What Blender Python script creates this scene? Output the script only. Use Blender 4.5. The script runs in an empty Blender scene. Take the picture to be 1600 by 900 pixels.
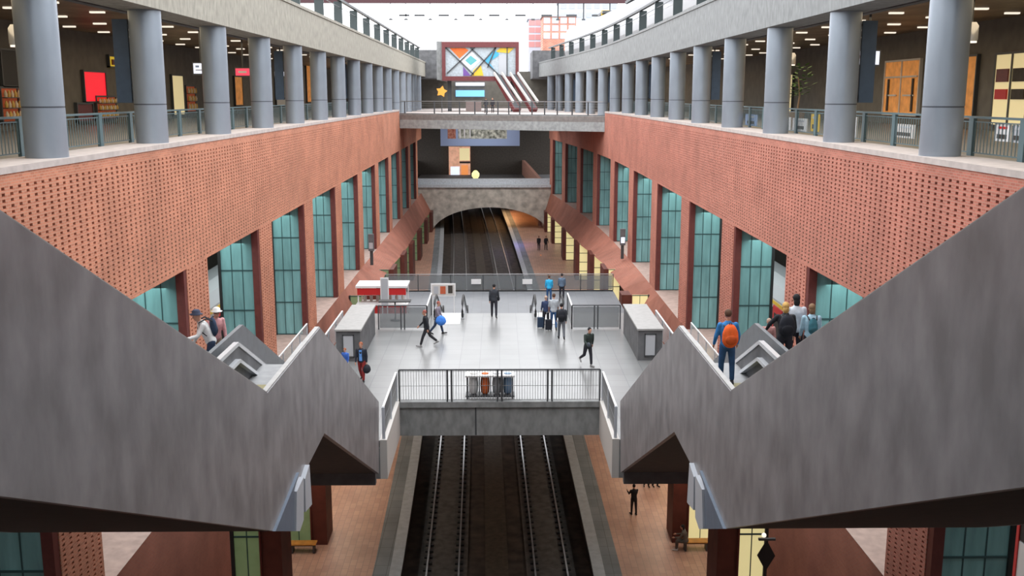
import bpy, bmesh, math, random
import numpy as np
from mathutils import Vector, Matrix, Euler

random.seed(7)
S = bpy.context.scene
COL = S.collection
R = math.radians

# ------------------------------------------------------------------ camera, sky, exposure
EYE = Vector((0.0, 0.0, 1.6))
F, PITCH, YAW = 1580.0, math.atan(301 / 1580.0), math.atan(20 / 1580.0)
cam = bpy.data.cameras.new('camera')
camo = bpy.data.objects.new('camera', cam)
COL.objects.link(camo)
camo.location = EYE
camo.rotation_euler = Euler((math.pi / 2 - PITCH, 0, -YAW), 'XYZ')
cam.sensor_width = 36.0
cam.lens = F / 1600 * 36.0
cam.clip_end = 2000
S.camera = camo
S.view_settings.view_transform = 'Standard'
S.view_settings.look = 'None'
S.view_settings.gamma = 1
S.view_settings.use_curve_mapping = False
S.view_settings.exposure = 0.0

world = bpy.data.worlds.new('world')
S.world = world
world.use_nodes = True
nt = world.node_tree
nt.nodes.clear()
wo = nt.nodes.new('ShaderNodeOutputWorld')
bg = nt.nodes.new('ShaderNodeBackground')
bg.inputs['Strength'].default_value = 3.8
tc = nt.nodes.new('ShaderNodeTexCoord')
noi = nt.nodes.new('ShaderNodeTexNoise')
noi.inputs['Scale'].default_value = 2.0
ramp = nt.nodes.new('ShaderNodeValToRGB')
ramp.color_ramp.elements[0].color = (.86, .90, 0.97, 1)
ramp.color_ramp.elements[1].color = (1, 0.99, 0.98, 1)
nt.links.new(tc.outputs['Generated'], noi.inputs['Vector'])
nt.links.new(noi.outputs['Fac'], ramp.inputs['Fac'])
sx_ = nt.nodes.new('ShaderNodeSeparateXYZ')
mr_ = nt.nodes.new('ShaderNodeMapRange')
mr_.inputs['From Min'].default_value = -.06
mr_.inputs['From Max'].default_value = .0
mr_.inputs['To Min'].default_value = .03
mr_.inputs['To Max'].default_value = 1.0
sc_ = nt.nodes.new('ShaderNodeVectorMath')
sc_.operation = 'SCALE'
nt.links.new(tc.outputs['Generated'], sx_.inputs[0])
nt.links.new(sx_.outputs['Z'], mr_.inputs['Value'])
nt.links.new(ramp.outputs['Color'], sc_.inputs[0])
nt.links.new(mr_.outputs[0], sc_.inputs['Scale'])
nt.links.new(sc_.outputs[0], bg.inputs['Color'])
nt.links.new(bg.outputs['Background'], wo.inputs['Surface'])

def area(name, loc, size, power, col=(1, 1, 1), rot=(0, 0, 0), sy=None):
    l = bpy.data.lights.new(name, 'AREA')
    l.energy = power
    l.color = col
    l.size = size
    if sy:
        l.shape = 'RECTANGLE'
        l.size_y = sy
    o = bpy.data.objects.new(name, l)
    o.location = loc
    o.rotation_euler = rot
    COL.objects.link(o)
    return o

for sd in (-1, 1):
    # gallery lamps at street level, platform lamps one and two levels down
    area('gallery_lamp', (sd * 17, 45, 4.7), 6, 1500, (1, .78, .5), sy=60)
    area('gallery_lamp', (sd * 17, 110, 4.7), 6, 700, (1, .8, .55), sy=50)
    area('platform_lamp', (sd * 13.2, 62, -5.2), 2.5, 1500, (.85, 1, .97), sy=80)
    area('lower_platform_lamp', (sd * 9.0, 56, -14.9), 2.0, 420, (1, .76, .55), sy=26)
area('deck_fill_light', (0, 132, -2.3), 10, 500, (.9, .95, 1), sy=10)  # added fill without a fixture, lifts the dark space under the deck
area('deck_fill_light', (0, 163, -2.0), 12, 500, (1, .9, .8), sy=20)  # second added fill under the deck, no fixture there
area('billboard_fill_light', (-2, 121.5, -2.6), 8, 240, (.95, .97, 1), rot=(R(50), 0, 0), sy=1)  # unseen light added to brighten the billboard
area('arch_fill_light', (-1, 139, -2.6), 12, 900, (1, .97, .92), rot=(R(30), 0, 0), sy=2)  # unseen light added to brighten the arch concrete
area('tunnel_lamp', (1.5, 158, -14.6), 2, 350, (1, .55, .25), sy=14)
area('tunnel_lamp', (2.5, 132, -15.3), 1.5, 60, (.35, .25, 1), sy=4)

# ------------------------------------------------------------------ projection helper (pixel of a 1600x900 frame -> point in the place)
_m = camo.rotation_euler.to_matrix()
def U(u, v, X=None, Y=None, Z=None):
    d = _m @ Vector(((u - 800) / F, -(v - 450) / F, -1.0))
    if X is not None: t = (X - EYE.x) / d.x
    elif Y is not None: t = (Y - EYE.y) / d.y
    else: t = (Z - EYE.z) / d.z
    return EYE + d * t

# ------------------------------------------------------------------ the plan of the hall
W = 11.25
_RY = [0, 80, 95, 103, 110, 118, 126, 142, 160, 240]
_RX = [11.25, 11.25, 11.05, 10.8, 10.45, 9.9, 9.3, 7.8, 6.2, -2]
def wf(sd, y):
    return W if sd < 0 else float(np.interp(y, _RY, _RX))
def cx(y):
    t = max(0, y - 41)
    return -.1 - .014 * t - .00016 * t * t
def zp(y):                      # lower platform level
    return 1.6 - 21.2 + .02 * (y - 41)
def hw(y):                      # half width of the track pit
    return 4.36 + .0035 * (y - 41)
ZH, ZL1, ZB = -4.54, -12.25, -15.0     # window heads, middle platform, underside of brick band
ZM = -10.3                             # mezzanine floor
ZD = -.5                               # deck beyond the bridge

# ------------------------------------------------------------------ materials
def mat(name, col, rough=.6, metal=0, var=.0, scale=4, stretch=(1, 1, 1), emit=None, es=1, bump=0, spec=None, col2=None, detail=6):
    m = bpy.data.materials.new(name)
    m.use_nodes = True
    n = m.node_tree
    b = n.nodes['Principled BSDF']
    b.inputs['Base Color'].default_value = (*col, 1)
    b.inputs['Roughness'].default_value = rough
    b.inputs['Metallic'].default_value = metal
    if spec is not None: b.inputs['Specular IOR Level'].default_value = spec
    if emit:
        b.inputs['Emission Color'].default_value = (*emit, 1)
        b.inputs['Emission Strength'].default_value = es
    if var or col2 or bump:
        t = n.nodes.new('ShaderNodeTexCoord')
        mp = n.nodes.new('ShaderNodeMapping')
        mp.inputs['Scale'].default_value = stretch
        no = n.nodes.new('ShaderNodeTexNoise')
        no.inputs['Scale'].default_value = scale
        no.inputs['Detail'].default_value = detail
        rp = n.nodes.new('ShaderNodeValToRGB')
        a = [max(0, c * (1 - var)) for c in col]
        c2 = col2 or [min(1, c * (1 + var)) for c in col]
        rp.color_ramp.elements[0].position = .32
        rp.color_ramp.elements[1].position = .68
        rp.color_ramp.elements[0].color = (*a, 1)
        rp.color_ramp.elements[1].color = (*c2, 1)
        n.links.new(t.outputs['Object'], mp.inputs['Vector'])
        n.links.new(mp.outputs['Vector'], no.inputs['Vector'])
        n.links.new(no.outputs['Fac'], rp.inputs['Fac'])
        n.links.new(rp.outputs['Color'], b.inputs['Base Color'])
        if bump:
            bp = n.nodes.new('ShaderNodeBump')
            bp.inputs['Strength'].default_value = bump
            n.links.new(no.outputs['Fac'], bp.inputs['Height'])
            n.links.new(bp.outputs['Normal'], b.inputs['Normal'])
    return m

def brickmat(name, c1, c2, cm, bw, bh, axes='YZ', mortar=.012, rough=.8, offset=.5, noise=.25, spec=.3):
    m = bpy.data.materials.new(name)
    m.use_nodes = True
    n = m.node_tree
    b = n.nodes['Principled BSDF']
    b.inputs['Roughness'].default_value = rough
    b.inputs['Specular IOR Level'].default_value = spec
    t = n.nodes.new('ShaderNodeTexCoord')
    sp = n.nodes.new('ShaderNodeSeparateXYZ')
    cb = n.nodes.new('ShaderNodeCombineXYZ')
    n.links.new(t.outputs['Object'], sp.inputs[0])
    n.links.new(sp.outputs[axes[0]], cb.inputs['X'])
    n.links.new(sp.outputs[axes[1]], cb.inputs['Y'])
    br = n.nodes.new('ShaderNodeTexBrick')
    br.inputs['Scale'].default_value = 1
    br.inputs['Brick Width'].default_value = bw
    br.inputs['Row Height'].default_value = bh
    br.inputs['Mortar Size'].default_value = mortar
    br.offset = offset
    br.inputs['Color1'].default_value = (*c1, 1)
    br.inputs['Color2'].default_value = (*c2, 1)
    br.inputs['Mortar'].default_value = (*cm, 1)
    n.links.new(cb.outputs[0], br.inputs['Vector'])
    no = n.nodes.new('ShaderNodeTexNoise')
    no.inputs['Scale'].default_value = .5
    no.inputs['Detail'].default_value = 8
    n.links.new(t.outputs['Object'], no.inputs['Vector'])
    mr = n.nodes.new('ShaderNodeMapRange')
    mr.inputs['From Min'].default_value = .3
    mr.inputs['From Max'].default_value = .7
    mr.inputs['To Min'].default_value = 1 - noise
    mr.inputs['To Max'].default_value = 1 + noise
    n.links.new(no.outputs['Fac'], mr.inputs['Value'])
    mx = n.nodes.new('ShaderNodeVectorMath')
    mx.operation = 'SCALE'
    n.links.new(br.outputs['Color'], mx.inputs[0])
    n.links.new(mr.outputs[0], mx.inputs['Scale'])
    n.links.new(mx.outputs[0], b.inputs['Base Color'])
    return m

M = {}
M['brick_l'] = brickmat('orange_red_brick', (.60, .235, .14), (.44, .16, .095), (.52, .29, .20), .205, .07, noise=.15, mortar=.009)
M['brick_r'] = brickmat('rose_red_brick', (.54, .19, .135), (.40, .135, .095), (.46, .25, .19), .205, .07, noise=.15, mortar=.009)
M['plainbrick'] = brickmat('plain_red_brick', (.37, .13, .085), (.31, .105, .07), (.30, .15, .11), .19, .07, noise=.2)
M['ledge'] = mat('pinkish_ledge_stone', (.40, .28, .24), .7, var=.15, scale=3)
M['coping'] = mat('pale_coping_stone', (.50, .44, .41), .8, var=.12, scale=3)
M['conc_l'] = mat('weathered_concrete', (.30, .285, .24), .85, var=.2, scale=4, stretch=(1, 1, .5), bump=.1)
M['conc'] = mat('grey_concrete', (.225, .235, .235), .8, var=.2, scale=4, stretch=(1, 1, .5), bump=.1)
M['conc_a'] = mat('arch_concrete', (.50, .47, .42), .8, var=.3, scale=1.2, bump=.1)
M['conc_d'] = mat('dark_concrete', (.12, .123, .13), .75, var=.25, scale=1.6, bump=.1)
M['plate'] = mat('brushed_steel_grey_cladding', (.262, .256, .268), .40, metal=.1, var=.24, scale=2.2, stretch=(1, 1, .6), bump=.05, detail=14)
M['plate_top'] = mat('pale_edge_trim', (.36, .355, .35), .5, var=.1)
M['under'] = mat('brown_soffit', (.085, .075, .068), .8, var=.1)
M['paleblue'] = mat('pale_blue_grey_steel', (.14, .18, .24), .4, var=.08)
M['whitesteel'] = mat('white_steel', (.50, .53, .58), .4)
M['column'] = mat('grey_blue_painted_steel', (.30, .345, .40), .33, metal=.3, var=.1, scale=1.2, stretch=(1, 1, .4))
M['ring'] = mat('column_joint', (.08, .09, .11), .5)
M['banner'] = mat('dark_blue_banner_box', (.045, .075, .12), .5, var=.1)
M['rail'] = mat('blue_grey_rail_paint', (.10, .155, .17), .5)
M['darkgreen'] = mat('dark_green_grey_paint', (.035, .05, .052), .5)
M['steel'] = mat('dull_steel', (.42, .43, .44), .35, metal=.6)
M['darksteel'] = mat('dark_steel', (.06, .065, .07), .5)
M['silver'] = mat('bright_silver', (.72, .74, .77), .25, metal=.5)
M['glass_teal'] = mat('teal_frosted_glass', (.20, .40, .41), .22, var=.22, scale=.8, stretch=(3, 3, .5))
M['glass_green'] = mat('green_frosted_glass', (.22, .30, .18), .3, var=.2, scale=1, emit=(.35, .5, .2), es=.12)
M['glass_yellow'] = mat('backlit_yellow_glass', (.6, .55, .3), .3, emit=(1, .86, .42), es=.55, var=.12, scale=.7)
M['mullion'] = mat('dark_teal_mullion', (.03, .08, .085), .5)
M['redsteel'] = mat('dark_red_steel', (.13, .028, .024), .5, var=.15)
M['pillar'] = mat('maroon_pillar', (.12, .03, .02), .55, var=.2, scale=2)
M['tile'] = brickmat('light_stone_tiles', (.225, .23, .23), (.20, .205, .205), (.13, .135, .14), .9, .9, 'XY', .012, .28, 0, .10, .5)
M['tile_d'] = brickmat('blue_grey_stone_tiles', (.16, .17, .185), (.145, .155, .17), (.11, .115, .12), .6, .6, 'XY', .01, .4, 0, .12, .5)
M['plat'] = brickmat('brown_orange_clay_pavers', (.56, .33, .235), (.48, .27, .19), (.34, .21, .16), .6, .3, 'YX', .012, .4, .5, .15, .5)
M['edge'] = brickmat('grey_platform_edge_stone', (.23, .25, .26), (.19, .21, .22), (.12, .13, .13), .9, .57, 'YX', .012, .6, 0, .2)
M['edge2'] = mat('light_platform_nosing', (.42, .45, .47), .5, var=.12, scale=3)
M['ballast'] = mat('oily_brown_track_bed', (.045, .032, .024), .85, var=.5, scale=1.6, bump=.3)
M['slabtrack'] = mat('dark_slab_track', (.075, .066, .06), .8, var=.35, scale=2.5, bump=.2)
M['railsteel'] = mat('worn_rail_steel', (.55, .56, .58), .3, metal=.8)
M['black'] = mat('black_rubber', (.015, .015, .016), .6)
M['dark'] = mat('dark_brown_interior', (.05, .042, .035), .8, var=.2)
M['shopwall'] = mat('dark_stone_shop_wall', (.13, .12, .10), .7, var=.15, scale=1.5)
M['ceil'] = brickmat('brown_metal_ceiling_panels', (.30, .22, .14), (.26, .18, .12), (.07, .05, .04), 3.0, .3, 'YX', .015, .45, .3, .4)
M['lamp'] = mat('lamp_glow', (1, .95, .85), .5, emit=(1, .90, .75), es=1.0)
M['white'] = mat('white_paint', (.78, .78, .78), .45)
M['offwhite'] = mat('off_white', (.6, .58, .55), .6)
M['red'] = mat('bright_red', (.55, .02, .02), .5)
M['red_e'] = mat('lit_red_poster', (.7, .02, .03), .5, emit=(.9, .01, .03), es=.8)
M['yellow'] = mat('yellow_paint', (.75, .50, .03), .5)
M['yellow_e'] = mat('lit_yellow_sign', (.8, .6, .05), .5, emit=(.9, .62, .03), es=.4)
M['pink_e'] = mat('lit_pink_sign', (.8, .1, .15), .5, emit=(1, .05, .12), es=.8)
M['screen_e'] = mat('lit_white_screen', (.7, .75, .9), .4, emit=(.75, .82, 1), es=.9)
M['blue_e'] = mat('lit_blue_sign', (.1, .4, .8), .4, emit=(.3, .62, 1), es=.8)
M['goods_b'] = mat('goods_gold', (.65, .42, .10), .5)
M['goods_c'] = mat('goods_cream', (.7, .6, .45), .6)
M['wood_e'] = mat('lit_wood_interior', (.5, .22, .06), .6, emit=(.75, .28, .06), es=.35, var=.4, scale=2)
M['cream_e'] = mat('lit_cream_window', (.7, .6, .35), .6, emit=(.9, .75, .4), es=.5)
M['goods'] = mat('glowing_shop_goods', (.35, .08, .04), .7, emit=(.5, .10, .03), es=.25, var=.3, scale=3)  # slight emission in the material brightens the displays, goods are no lamp
M['wood'] = mat('orange_wood', (.62, .27, .05), .45, var=.2, scale=3)
M['brickfar'] = brickmat('far_orange_brick', (.62, .26, .18), (.55, .22, .15), (.6, .4, .33), .8, .3, 'XZ', .03)
M['paleblock'] = mat('pale_building', (.55, .62, .72), .8, var=.15, scale=.2)
M['redframe'] = mat('maroon_frame', (.13, .024, .026), .5, var=.15)
M['ltgrey'] = mat('light_grey_panel', (.45, .47, .50), .5)
M['bluepanel'] = mat('steel_blue_frame', (.34, .46, .72), .5)
M['purple'] = mat('violet_glass', (.16, .07, .32), .3)
M['cyan'] = mat('cyan_glass', (.05, .38, .6), .3)
M['teal'] = mat('teal_paint', (.1, .4, .42), .4)
M['orange'] = mat('orange_cloth', (.80, .16, .03), .7, var=.15, scale=12)
M['lime'] = mat('green_leaf', (.06, .16, .02), .6, var=.5, scale=6)
M['pot'] = mat('clay_pot', (.3, .2, .12), .8)
M['skin'] = mat('skin', (.55, .29, .20), .55)
M['eye'] = mat('eye_dark', (.02, .015, .01), .3)
M['glow_o'] = mat('orange_lamp_glass', (1, .4, .1), .4, emit=(1, .4, .08), es=2.0)
def cloth(name, c, v=.15): 
    if name not in M: M[name] = mat(name, c, .85, var=v, scale=9)
    return M[name]

# ------------------------------------------------------------------ mesh helpers
class MB:
    def __init__(s): s.v, s.f, s.mi, s.cur, s.smooth = [], [], [], 0, []
    def add(s, vs, fs, sm=False):
        o = len(s.v)
        s.v += [tuple(v) for v in vs]
        for f in fs:
            s.f.append(tuple(i + o for i in f)); s.mi.append(s.cur); s.smooth.append(sm)
        return s
    def box(s, x0, x1, y0, y1, z0, z1, rz=0, piv=None):
        vs = [Vector((x, y, z)) for z in (z0, z1) for y in (y0, y1) for x in (x0, x1)]
        if rz:
            p = Vector(piv) if piv else Vector(((x0 + x1) / 2, (y0 + y1) / 2, 0))
            m = Matrix.Rotation(rz, 3, 'Z')
            vs = [m @ (v - p) + p for v in vs]
        return s.add(vs, [(0, 2, 3, 1), (4, 5, 7, 6), (0, 1, 5, 4), (2, 6, 7, 3), (0, 4, 6, 2), (1, 3, 7, 5)])
    def prism(s, poly, a, b, axis='X'):
        n = len(poly)
        def P(p, t):
            return {'X': (t, p[0], p[1]), 'Y': (p[0], t, p[1]), 'Z': (p[0], p[1], t)}[axis]
        vs = [P(p, a) for p in poly] + [P(p, b) for p in poly]
        fs = [tuple(range(n))[::-1], tuple(range(n, 2 * n))]
        fs += [(i, (i + 1) % n, n + (i + 1) % n, n + i) for i in range(n)]
        return s.add(vs, fs)
    def bar(s, p0, p1, w, h=None):
        """rectangular bar from p0 to p1, w across, h high"""
        h = h or w
        p0, p1 = Vector(p0), Vector(p1)
        d = (p1 - p0).normalized()
        up = Vector((0, 0, 1)) if abs(d.z) < .95 else Vector((0, 1, 0))
        r = d.cross(up).normalized() * w / 2
        u = r.cross(d).normalized() * h / 2
        vs = [p + a * r + b * u for p in (p0, p1) for a, b in ((-1, -1), (1, -1), (1, 1), (-1, 1))]
        return s.add(vs, [(0, 1, 2, 3), (7, 6, 5, 4), (0, 4, 5, 1), (1, 5, 6, 2), (2, 6, 7, 3), (3, 7, 4, 0)])
    def tube(s, pts, rad, n=10, cap=True):
        pts = [Vector(p) for p in pts]
        if not isinstance(rad, (list, tuple)): rad = [rad] * len(pts)
        rings = []
        d0 = (pts[1] - pts[0]).normalized()
        ref = Vector((0, 0, 1)) if abs(d0.z) < .9 else Vector((0, 1, 0))
        for i, p in enumerate(pts):
            d = (pts[min(i + 1, len(pts) - 1)] - pts[max(i - 1, 0)]).normalized()
            a = d.cross(ref)
            a = a.normalized() if a.length > 1e-4 else Vector((1, 0, 0))
            b = d.cross(a).normalized()
            ref = a.cross(d) if False else ref
            rr = rad[i]
            ra, rb = rr if isinstance(rr, (tuple, list)) else (rr, rr)
            rings.append([p + a * ra * math.cos(t) + b * rb * math.sin(t) for t in [2 * math.pi * k / n for k in range(n)]])
        vs = [v for r in rings for v in r]
        fs = []
        for i in range(len(rings) - 1):
            for k in range(n):
                fs.append((i * n + k, i * n + (k + 1) % n, (i + 1) * n + (k + 1) % n, (i + 1) * n + k))
        s.add(vs, fs, True)
        if cap:
            s.add(rings[0], [tuple(range(n))])
            s.add(rings[-1], [tuple(range(n))[::-1]])
        return s
    def ball(s, c, r, n=12, m=8, rot=None):
        c = Vector(c)
        if not isinstance(r, (tuple, list)): r = (r, r, r)
        vs, fs = [], []
        for i in range(m + 1):
            th = math.pi * i / m
            for k in range(n):
                ph = 2 * math.pi * k / n
                v = Vector((r[0] * math.sin(th) * math.cos(ph), r[1] * math.sin(th) * math.sin(ph), r[2] * math.cos(th)))
                if rot: v = rot @ v
                vs.append(c + v)
        for i in range(m):
            for k in range(n):
                fs.append((i * n + k, (i + 1) * n + k, (i + 1) * n + (k + 1) % n, i * n + (k + 1) % n))
        return s.add(vs, fs, True)
    def limb(s, p0, p1, r0, r1, n=12):
        s.tube([p0, p1], [r0, r1], n)
        s.ball(p0, r0, n, 8); s.ball(p1, r1, n, 8)
        return s
    def lathe(s, c, prof, n=24):
        vs = [(c[0] + r * math.cos(2 * math.pi * k / n), c[1] + r * math.sin(2 * math.pi * k / n), c[2] + z) for r, z in prof for k in range(n)]
        fs = [(i * n + k, i * n + (k + 1) % n, (i + 1) * n + (k + 1) % n, (i + 1) * n + k) for i in range(len(prof) - 1) for k in range(n)]
        s.add(vs, fs, True)
        L = (len(prof) - 1) * n
        s.add(vs[:n], [tuple(range(n))[::-1]]); s.add(vs[L:L + n], [tuple(range(n))])
        return s
    def sweep(s, sd, ys, prof, base=wf, closed=True):
        """profile [(offset from wall line, z)] swept along the hall"""
        n = len(prof)
        vs = []
        for y in ys:
            w = base(sd, y)
            for p in prof:
                dx, z = p if not callable(p) else p(y)
                vs.append((sd * (w + dx), y, z))
        fs = []
        m = n if closed else n - 1
        for i in range(len(ys) - 1):
            for k in range(m):
                a, b, c, d = i * n + k, i * n + (k + 1) % n, (i + 1) * n + (k + 1) % n, (i + 1) * n + k
                fs.append((a, b, c, d) if sd > 0 else (d, c, b, a))
        if closed:
            fs.append(tuple(range(n))); fs.append(tuple(range((len(ys) - 1) * n, len(ys) * n))[::-1])
        return s.add(vs, fs)
    def build(s, name, material=None, parent=None, mats=None, fix=True, **props):
        me = bpy.data.meshes.new(name)
        me.from_pydata(s.v, [], s.f)
        for m in (mats or [material]): me.materials.append(m)
        me.polygons.foreach_set('material_index', s.mi)
        me.polygons.foreach_set('use_smooth', s.smooth)
        me.update()
        if fix and len(s.f) < 20000:
            b = bmesh.new(); b.from_mesh(me)
            bmesh.ops.recalc_face_normals(b, faces=b.faces)
            b.to_mesh(me); b.free()
        o = bpy.data.objects.new(name, me)
        COL.objects.link(o)
        if parent: o.parent = parent
        for k, v in props.items(): o[k] = v
        return o

def empty(name, loc=(0, 0, 0), rz=0, **props):
    o = bpy.data.objects.new(name, None)
    o.location = loc; o.rotation_euler = (0, 0, rz)
    o.empty_display_size = .3
    COL.objects.link(o)
    for k, v in props.items(): o[k] = v
    return o
def tag(o, label, category, group=None):
    o['label'] = label; o['category'] = category
    if group: o['group'] = group
    return o
def struct(o): o['kind'] = 'structure'; return o
ORD = ['first', 'second', 'third', 'fourth', 'fifth', 'sixth', 'seventh', 'eighth', 'ninth', 'tenth', 'eleventh', 'twelfth',
       'thirteenth', 'fourteenth', 'fifteenth', 'sixteenth', 'seventeenth', 'eighteenth', 'nineteenth', 'twentieth',
       'twenty-first', 'twenty-second', 'twenty-third', 'twenty-fourth', 'twenty-fifth']
SIDE = {-1: 'left', 1: 'right'}
def frange(a, b, st):
    n = max(1, int(math.ceil((b - a) / st)))
    return [a + (b - a) * i / n for i in range(n + 1)]

# ================================================================== STRUCTURE
YE = {-1: 116.0, 1: 104.0}           # where the upper brick meets the bridge
OPEN = {-1: [24.3, 36.0, 47.2, 58.4, 69.6, 80.8, 92.2, 103.6, 115.0, 126.4, 137.8],
        1: [24.8, 36.4, 48.0, 59.6, 71.9, 84.4, 96.8, 109.0, 121.0, 133.0, 144.5]}
PIER = 2.6

def perforated(sd, rects, material, name, depth=.35, holes_to=100):
    cw, ch, hx, hz = .41, .14, .15, .07
    V, Fc = [], []
    def quadstrip(arr): pass
    vs = []; nq = 0
    blocks = []
    for (y0, y1, z0, z1, holes) in rects:
        nr = max(1, int(round((z1 - z0) / ch)))
        rh = (z1 - z0) / nr
        for r in range(nr):
            za, zb = z0 + r * rh, z0 + (r + 1) * rh
            if not holes:
                continue
            nc = max(1, int(round((y1 - y0) / cw)))
            w = (y1 - y0) / nc
            off = 0
            ys = [y0 + off + i * w for i in range(nc if not off else nc - 1)]
            if off:
                blocks.append(('p', y0, y0 + off, za, zb)); blocks.append(('p', y1 - off, y1, za, zb))
            for y in ys: blocks.append(('h', y, y + w, za, zb))
        if not holes:
            st = frange(y0, y1, 4)
            for a, b in zip(st[:-1], st[1:]): blocks.append(('p', a, b, z0, z1))
    for k, a, b, za, zb in blocks:
        o = len(V)
        wa, wb = wf(sd, a), wf(sd, b)
        if k == 'p':
            V += [(sd * wa, a, za), (sd * wb, b, za), (sd * wb, b, zb), (sd * wa, a, zb)]
            Fc.append((o, o + 1, o + 2, o + 3))
        else:
            ym, zm = (a + b) / 2, (za + zb) / 2
            ha, hb, hc, hd = ym - hx / 2, ym + hx / 2, zm - hz / 2, zm + hz / 2
            wm = (wa + wb) / 2
            V += [(sd * wa, a, za), (sd * wb, b, za), (sd * wb, b, zb), (sd * wa, a, zb),
                  (sd * wm, ha, hc), (sd * wm, hb, hc), (sd * wm, hb, hd), (sd * wm, ha, hd),
                  (sd * (wm + depth), ha, hc), (sd * (wm + depth), hb, hc), (sd * (wm + depth), hb, hd), (sd * (wm + depth), ha, hd)]
            Fc += [(o, o + 1, o + 5, o + 4), (o + 1, o + 2, o + 6, o + 5), (o + 2, o + 3, o + 7, o + 6), (o + 3, o, o + 4, o + 7),
                   (o + 4, o + 5, o + 9, o + 8), (o + 5, o + 6, o + 10, o + 9), (o + 6, o + 7, o + 11, o + 10), (o + 7, o + 4, o + 8, o + 11),
                   (o + 8, o + 9, o + 10, o + 11)]
    if sd > 0: Fc = [f[::-1] for f in Fc]
    return V, Fc

for sd in (-1, 1):
    ye = YE[sd]
    rects = [(20.0, 100.0, ZH + .1, -.42, True), (8.0, 20.0, ZH, -.42, False), (20, 100, ZH, ZH + .1, False),
             (8, 100, -.42, 0, False), (100, ye, ZH, 0, False), (ye, 148, ZH, ZD - 1.4, False)]
    for yo in OPEN[sd]:
        if yo > 147: continue
        rects.append((yo, yo + PIER, ZL1, ZH, yo < 70))
    V, Fc = perforated(sd, rects, None, '')
    wall = MB(); wall.add(V, Fc)
    # reveals, soffits, back faces
    for yo in OPEN[sd]:
        if yo > 147: continue
        w0, w1 = wf(sd, yo), wf(sd, yo + PIER)
        for y, w in ((yo, w0), (yo + PIER, w1)):
            wall.add([(sd * w, y, ZL1), (sd * (w + .8), y, ZL1), (sd * (w + .8), y, ZH), (sd * w, y, ZH)], [(0, 1, 2, 3)])
        wall.add([(sd * (w0 + .8), yo, ZL1), (sd * (w1 + .8), yo + PIER, ZL1), (sd * (w1 + .8), yo + PIER, ZH), (sd * (w0 + .8), yo, ZH)], [(0, 1, 2, 3)])
    ys = frange(8, 148, 4)
    wall.sweep(sd, ys, [(0, ZH), (.8, ZH)], closed=False)
    wall.sweep(sd, ys, [(.8, ZH), (.8, -.8)], closed=False)
    o = wall.build('wall_' + SIDE[sd], M['brick_l' if sd < 0 else 'brick_r'], fix=False)
    struct(o)
    # brick band below the ledge, battering inwards beyond the cross hall
    def bot(y, sd=sd):
        yy = [0, 62, 86, 98, 110, 122, 134, 150]
        t = float(np.interp(y, [62, 86], [0, 1]))
        z = float(np.interp(y, yy, [-15, -15, -12.9, -13.7, -14.4, -14.5, -14.7, -14.9]))
        if sd > 0: xl = float(np.interp(y, [86, 98, 110, 122, 134, 150], [9.2, 9.1, 8.7, 8.0, 7.3, 6.4]))
        else: xl = float(np.interp(y, [86, 98, 110, 122, 134, 150], [9.3, 9.5, 9.8, 9.9, 9.9, 9.9]))
        return ((xl - wf(sd, y)) * t, z)
    b = MB()
    ys = frange(40.5, 150, 3)
    b.sweep(sd, ys, [(0, ZL1), bot], closed=False)
    b.sweep(sd, ys, [bot, (.5, -15.2)], closed=False)
    b.sweep(sd, [8, 20, 40.5], [(0, ZL1), (0, -20.6), (.5, -20.6)], closed=False)
    b.add([(sd * W, 40.5, ZB), (sd * (W + .5), 40.5, ZB), (sd * (W + .5), 40.5, -20.6), (sd * W, 40.5, -20.6)], [(0, 1, 2, 3)])
    struct(b.build('trim_%d' % (1 if sd < 0 else 2), M['plainbrick'], fix=False))
    # coping
    c = MB()
    c.sweep(sd, frange(8, ye, 4), [(-.03, -.16), (-.03, .0), (1.45, .0), (1.45, -.16)])
    struct(c.build('trim_%d' % (3 if sd < 0 else 4), M['coping']))
    # gallery floor + slab above the middle platforms
    g = MB()
    g.sweep(sd, frange(6, ye, 5), [(.8, -.9), (.8, -.02), (13, -.02), (13, -.9)])
    struct(g.build('floor_gallery_' + SIDE[sd], M['tile_d']))
    # concrete fascia beam of the upper tracks and its deck
    be = MB()
    ys = frange(4, 165, 4)
    be.sweep(sd, ys, [(0, 4.4), (0, 6.45), (-.06, 6.45), (-.06, 6.62), (.4, 6.62), (1.35, 6.3), (1.35, 4.4)])
    struct(be.build('fascia_beam_' + SIDE[sd], M['conc_l' if sd < 0 else 'conc']))
    cb = MB()
    cb.sweep(sd, ys, [(1.35, 5.1), (1.35, 6.3), (14, 6.3), (14, 5.1)])
    struct(cb.build('ceiling_gallery_' + SIDE[sd], M['ceil']))
    # ducts running under the gallery ceiling
    sh = MB()
    sh.sweep(sd, frange(6, 165, 5), [(12, -.9), (12, 5.1), (12.4, 5.1), (12.4, -.9)])
    struct(sh.build('wall_gallery_' + SIDE[sd], M['shopwall']))
    # middle platform: floor, back wall
    mf = MB()
    mf.sweep(sd, frange(8, 150, 5), [(0, ZL1 - .02), (0, ZL1), (3.0, ZL1), (3.0, ZL1 - .9), (11, ZL1 - .9), (11, ZL1 - 1.5), (.5, ZL1 - 1.5), (.5, ZL1 - .02)])
    struct(mf.build('floor_platform_' + SIDE[sd], M['ledge']))
    bw = MB()
    bw.sweep(sd, frange(8, 150, 5), [(10, ZL1 - .9), (10, -.9), (10.4, -.9), (10.4, ZL1 - .9)])
    struct(bw.build('wall_platform_' + SIDE[sd], M['dark']))
    # lower platform floor, edge stones
    def pb(sd, y): return 0
    lf = MB()
    yy = frange(20, 240, 6)
    def L(off, dz, sd=sd): return lambda y: (sd * cx(y) + hw(y) + off, zp(y) + dz)
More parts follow.
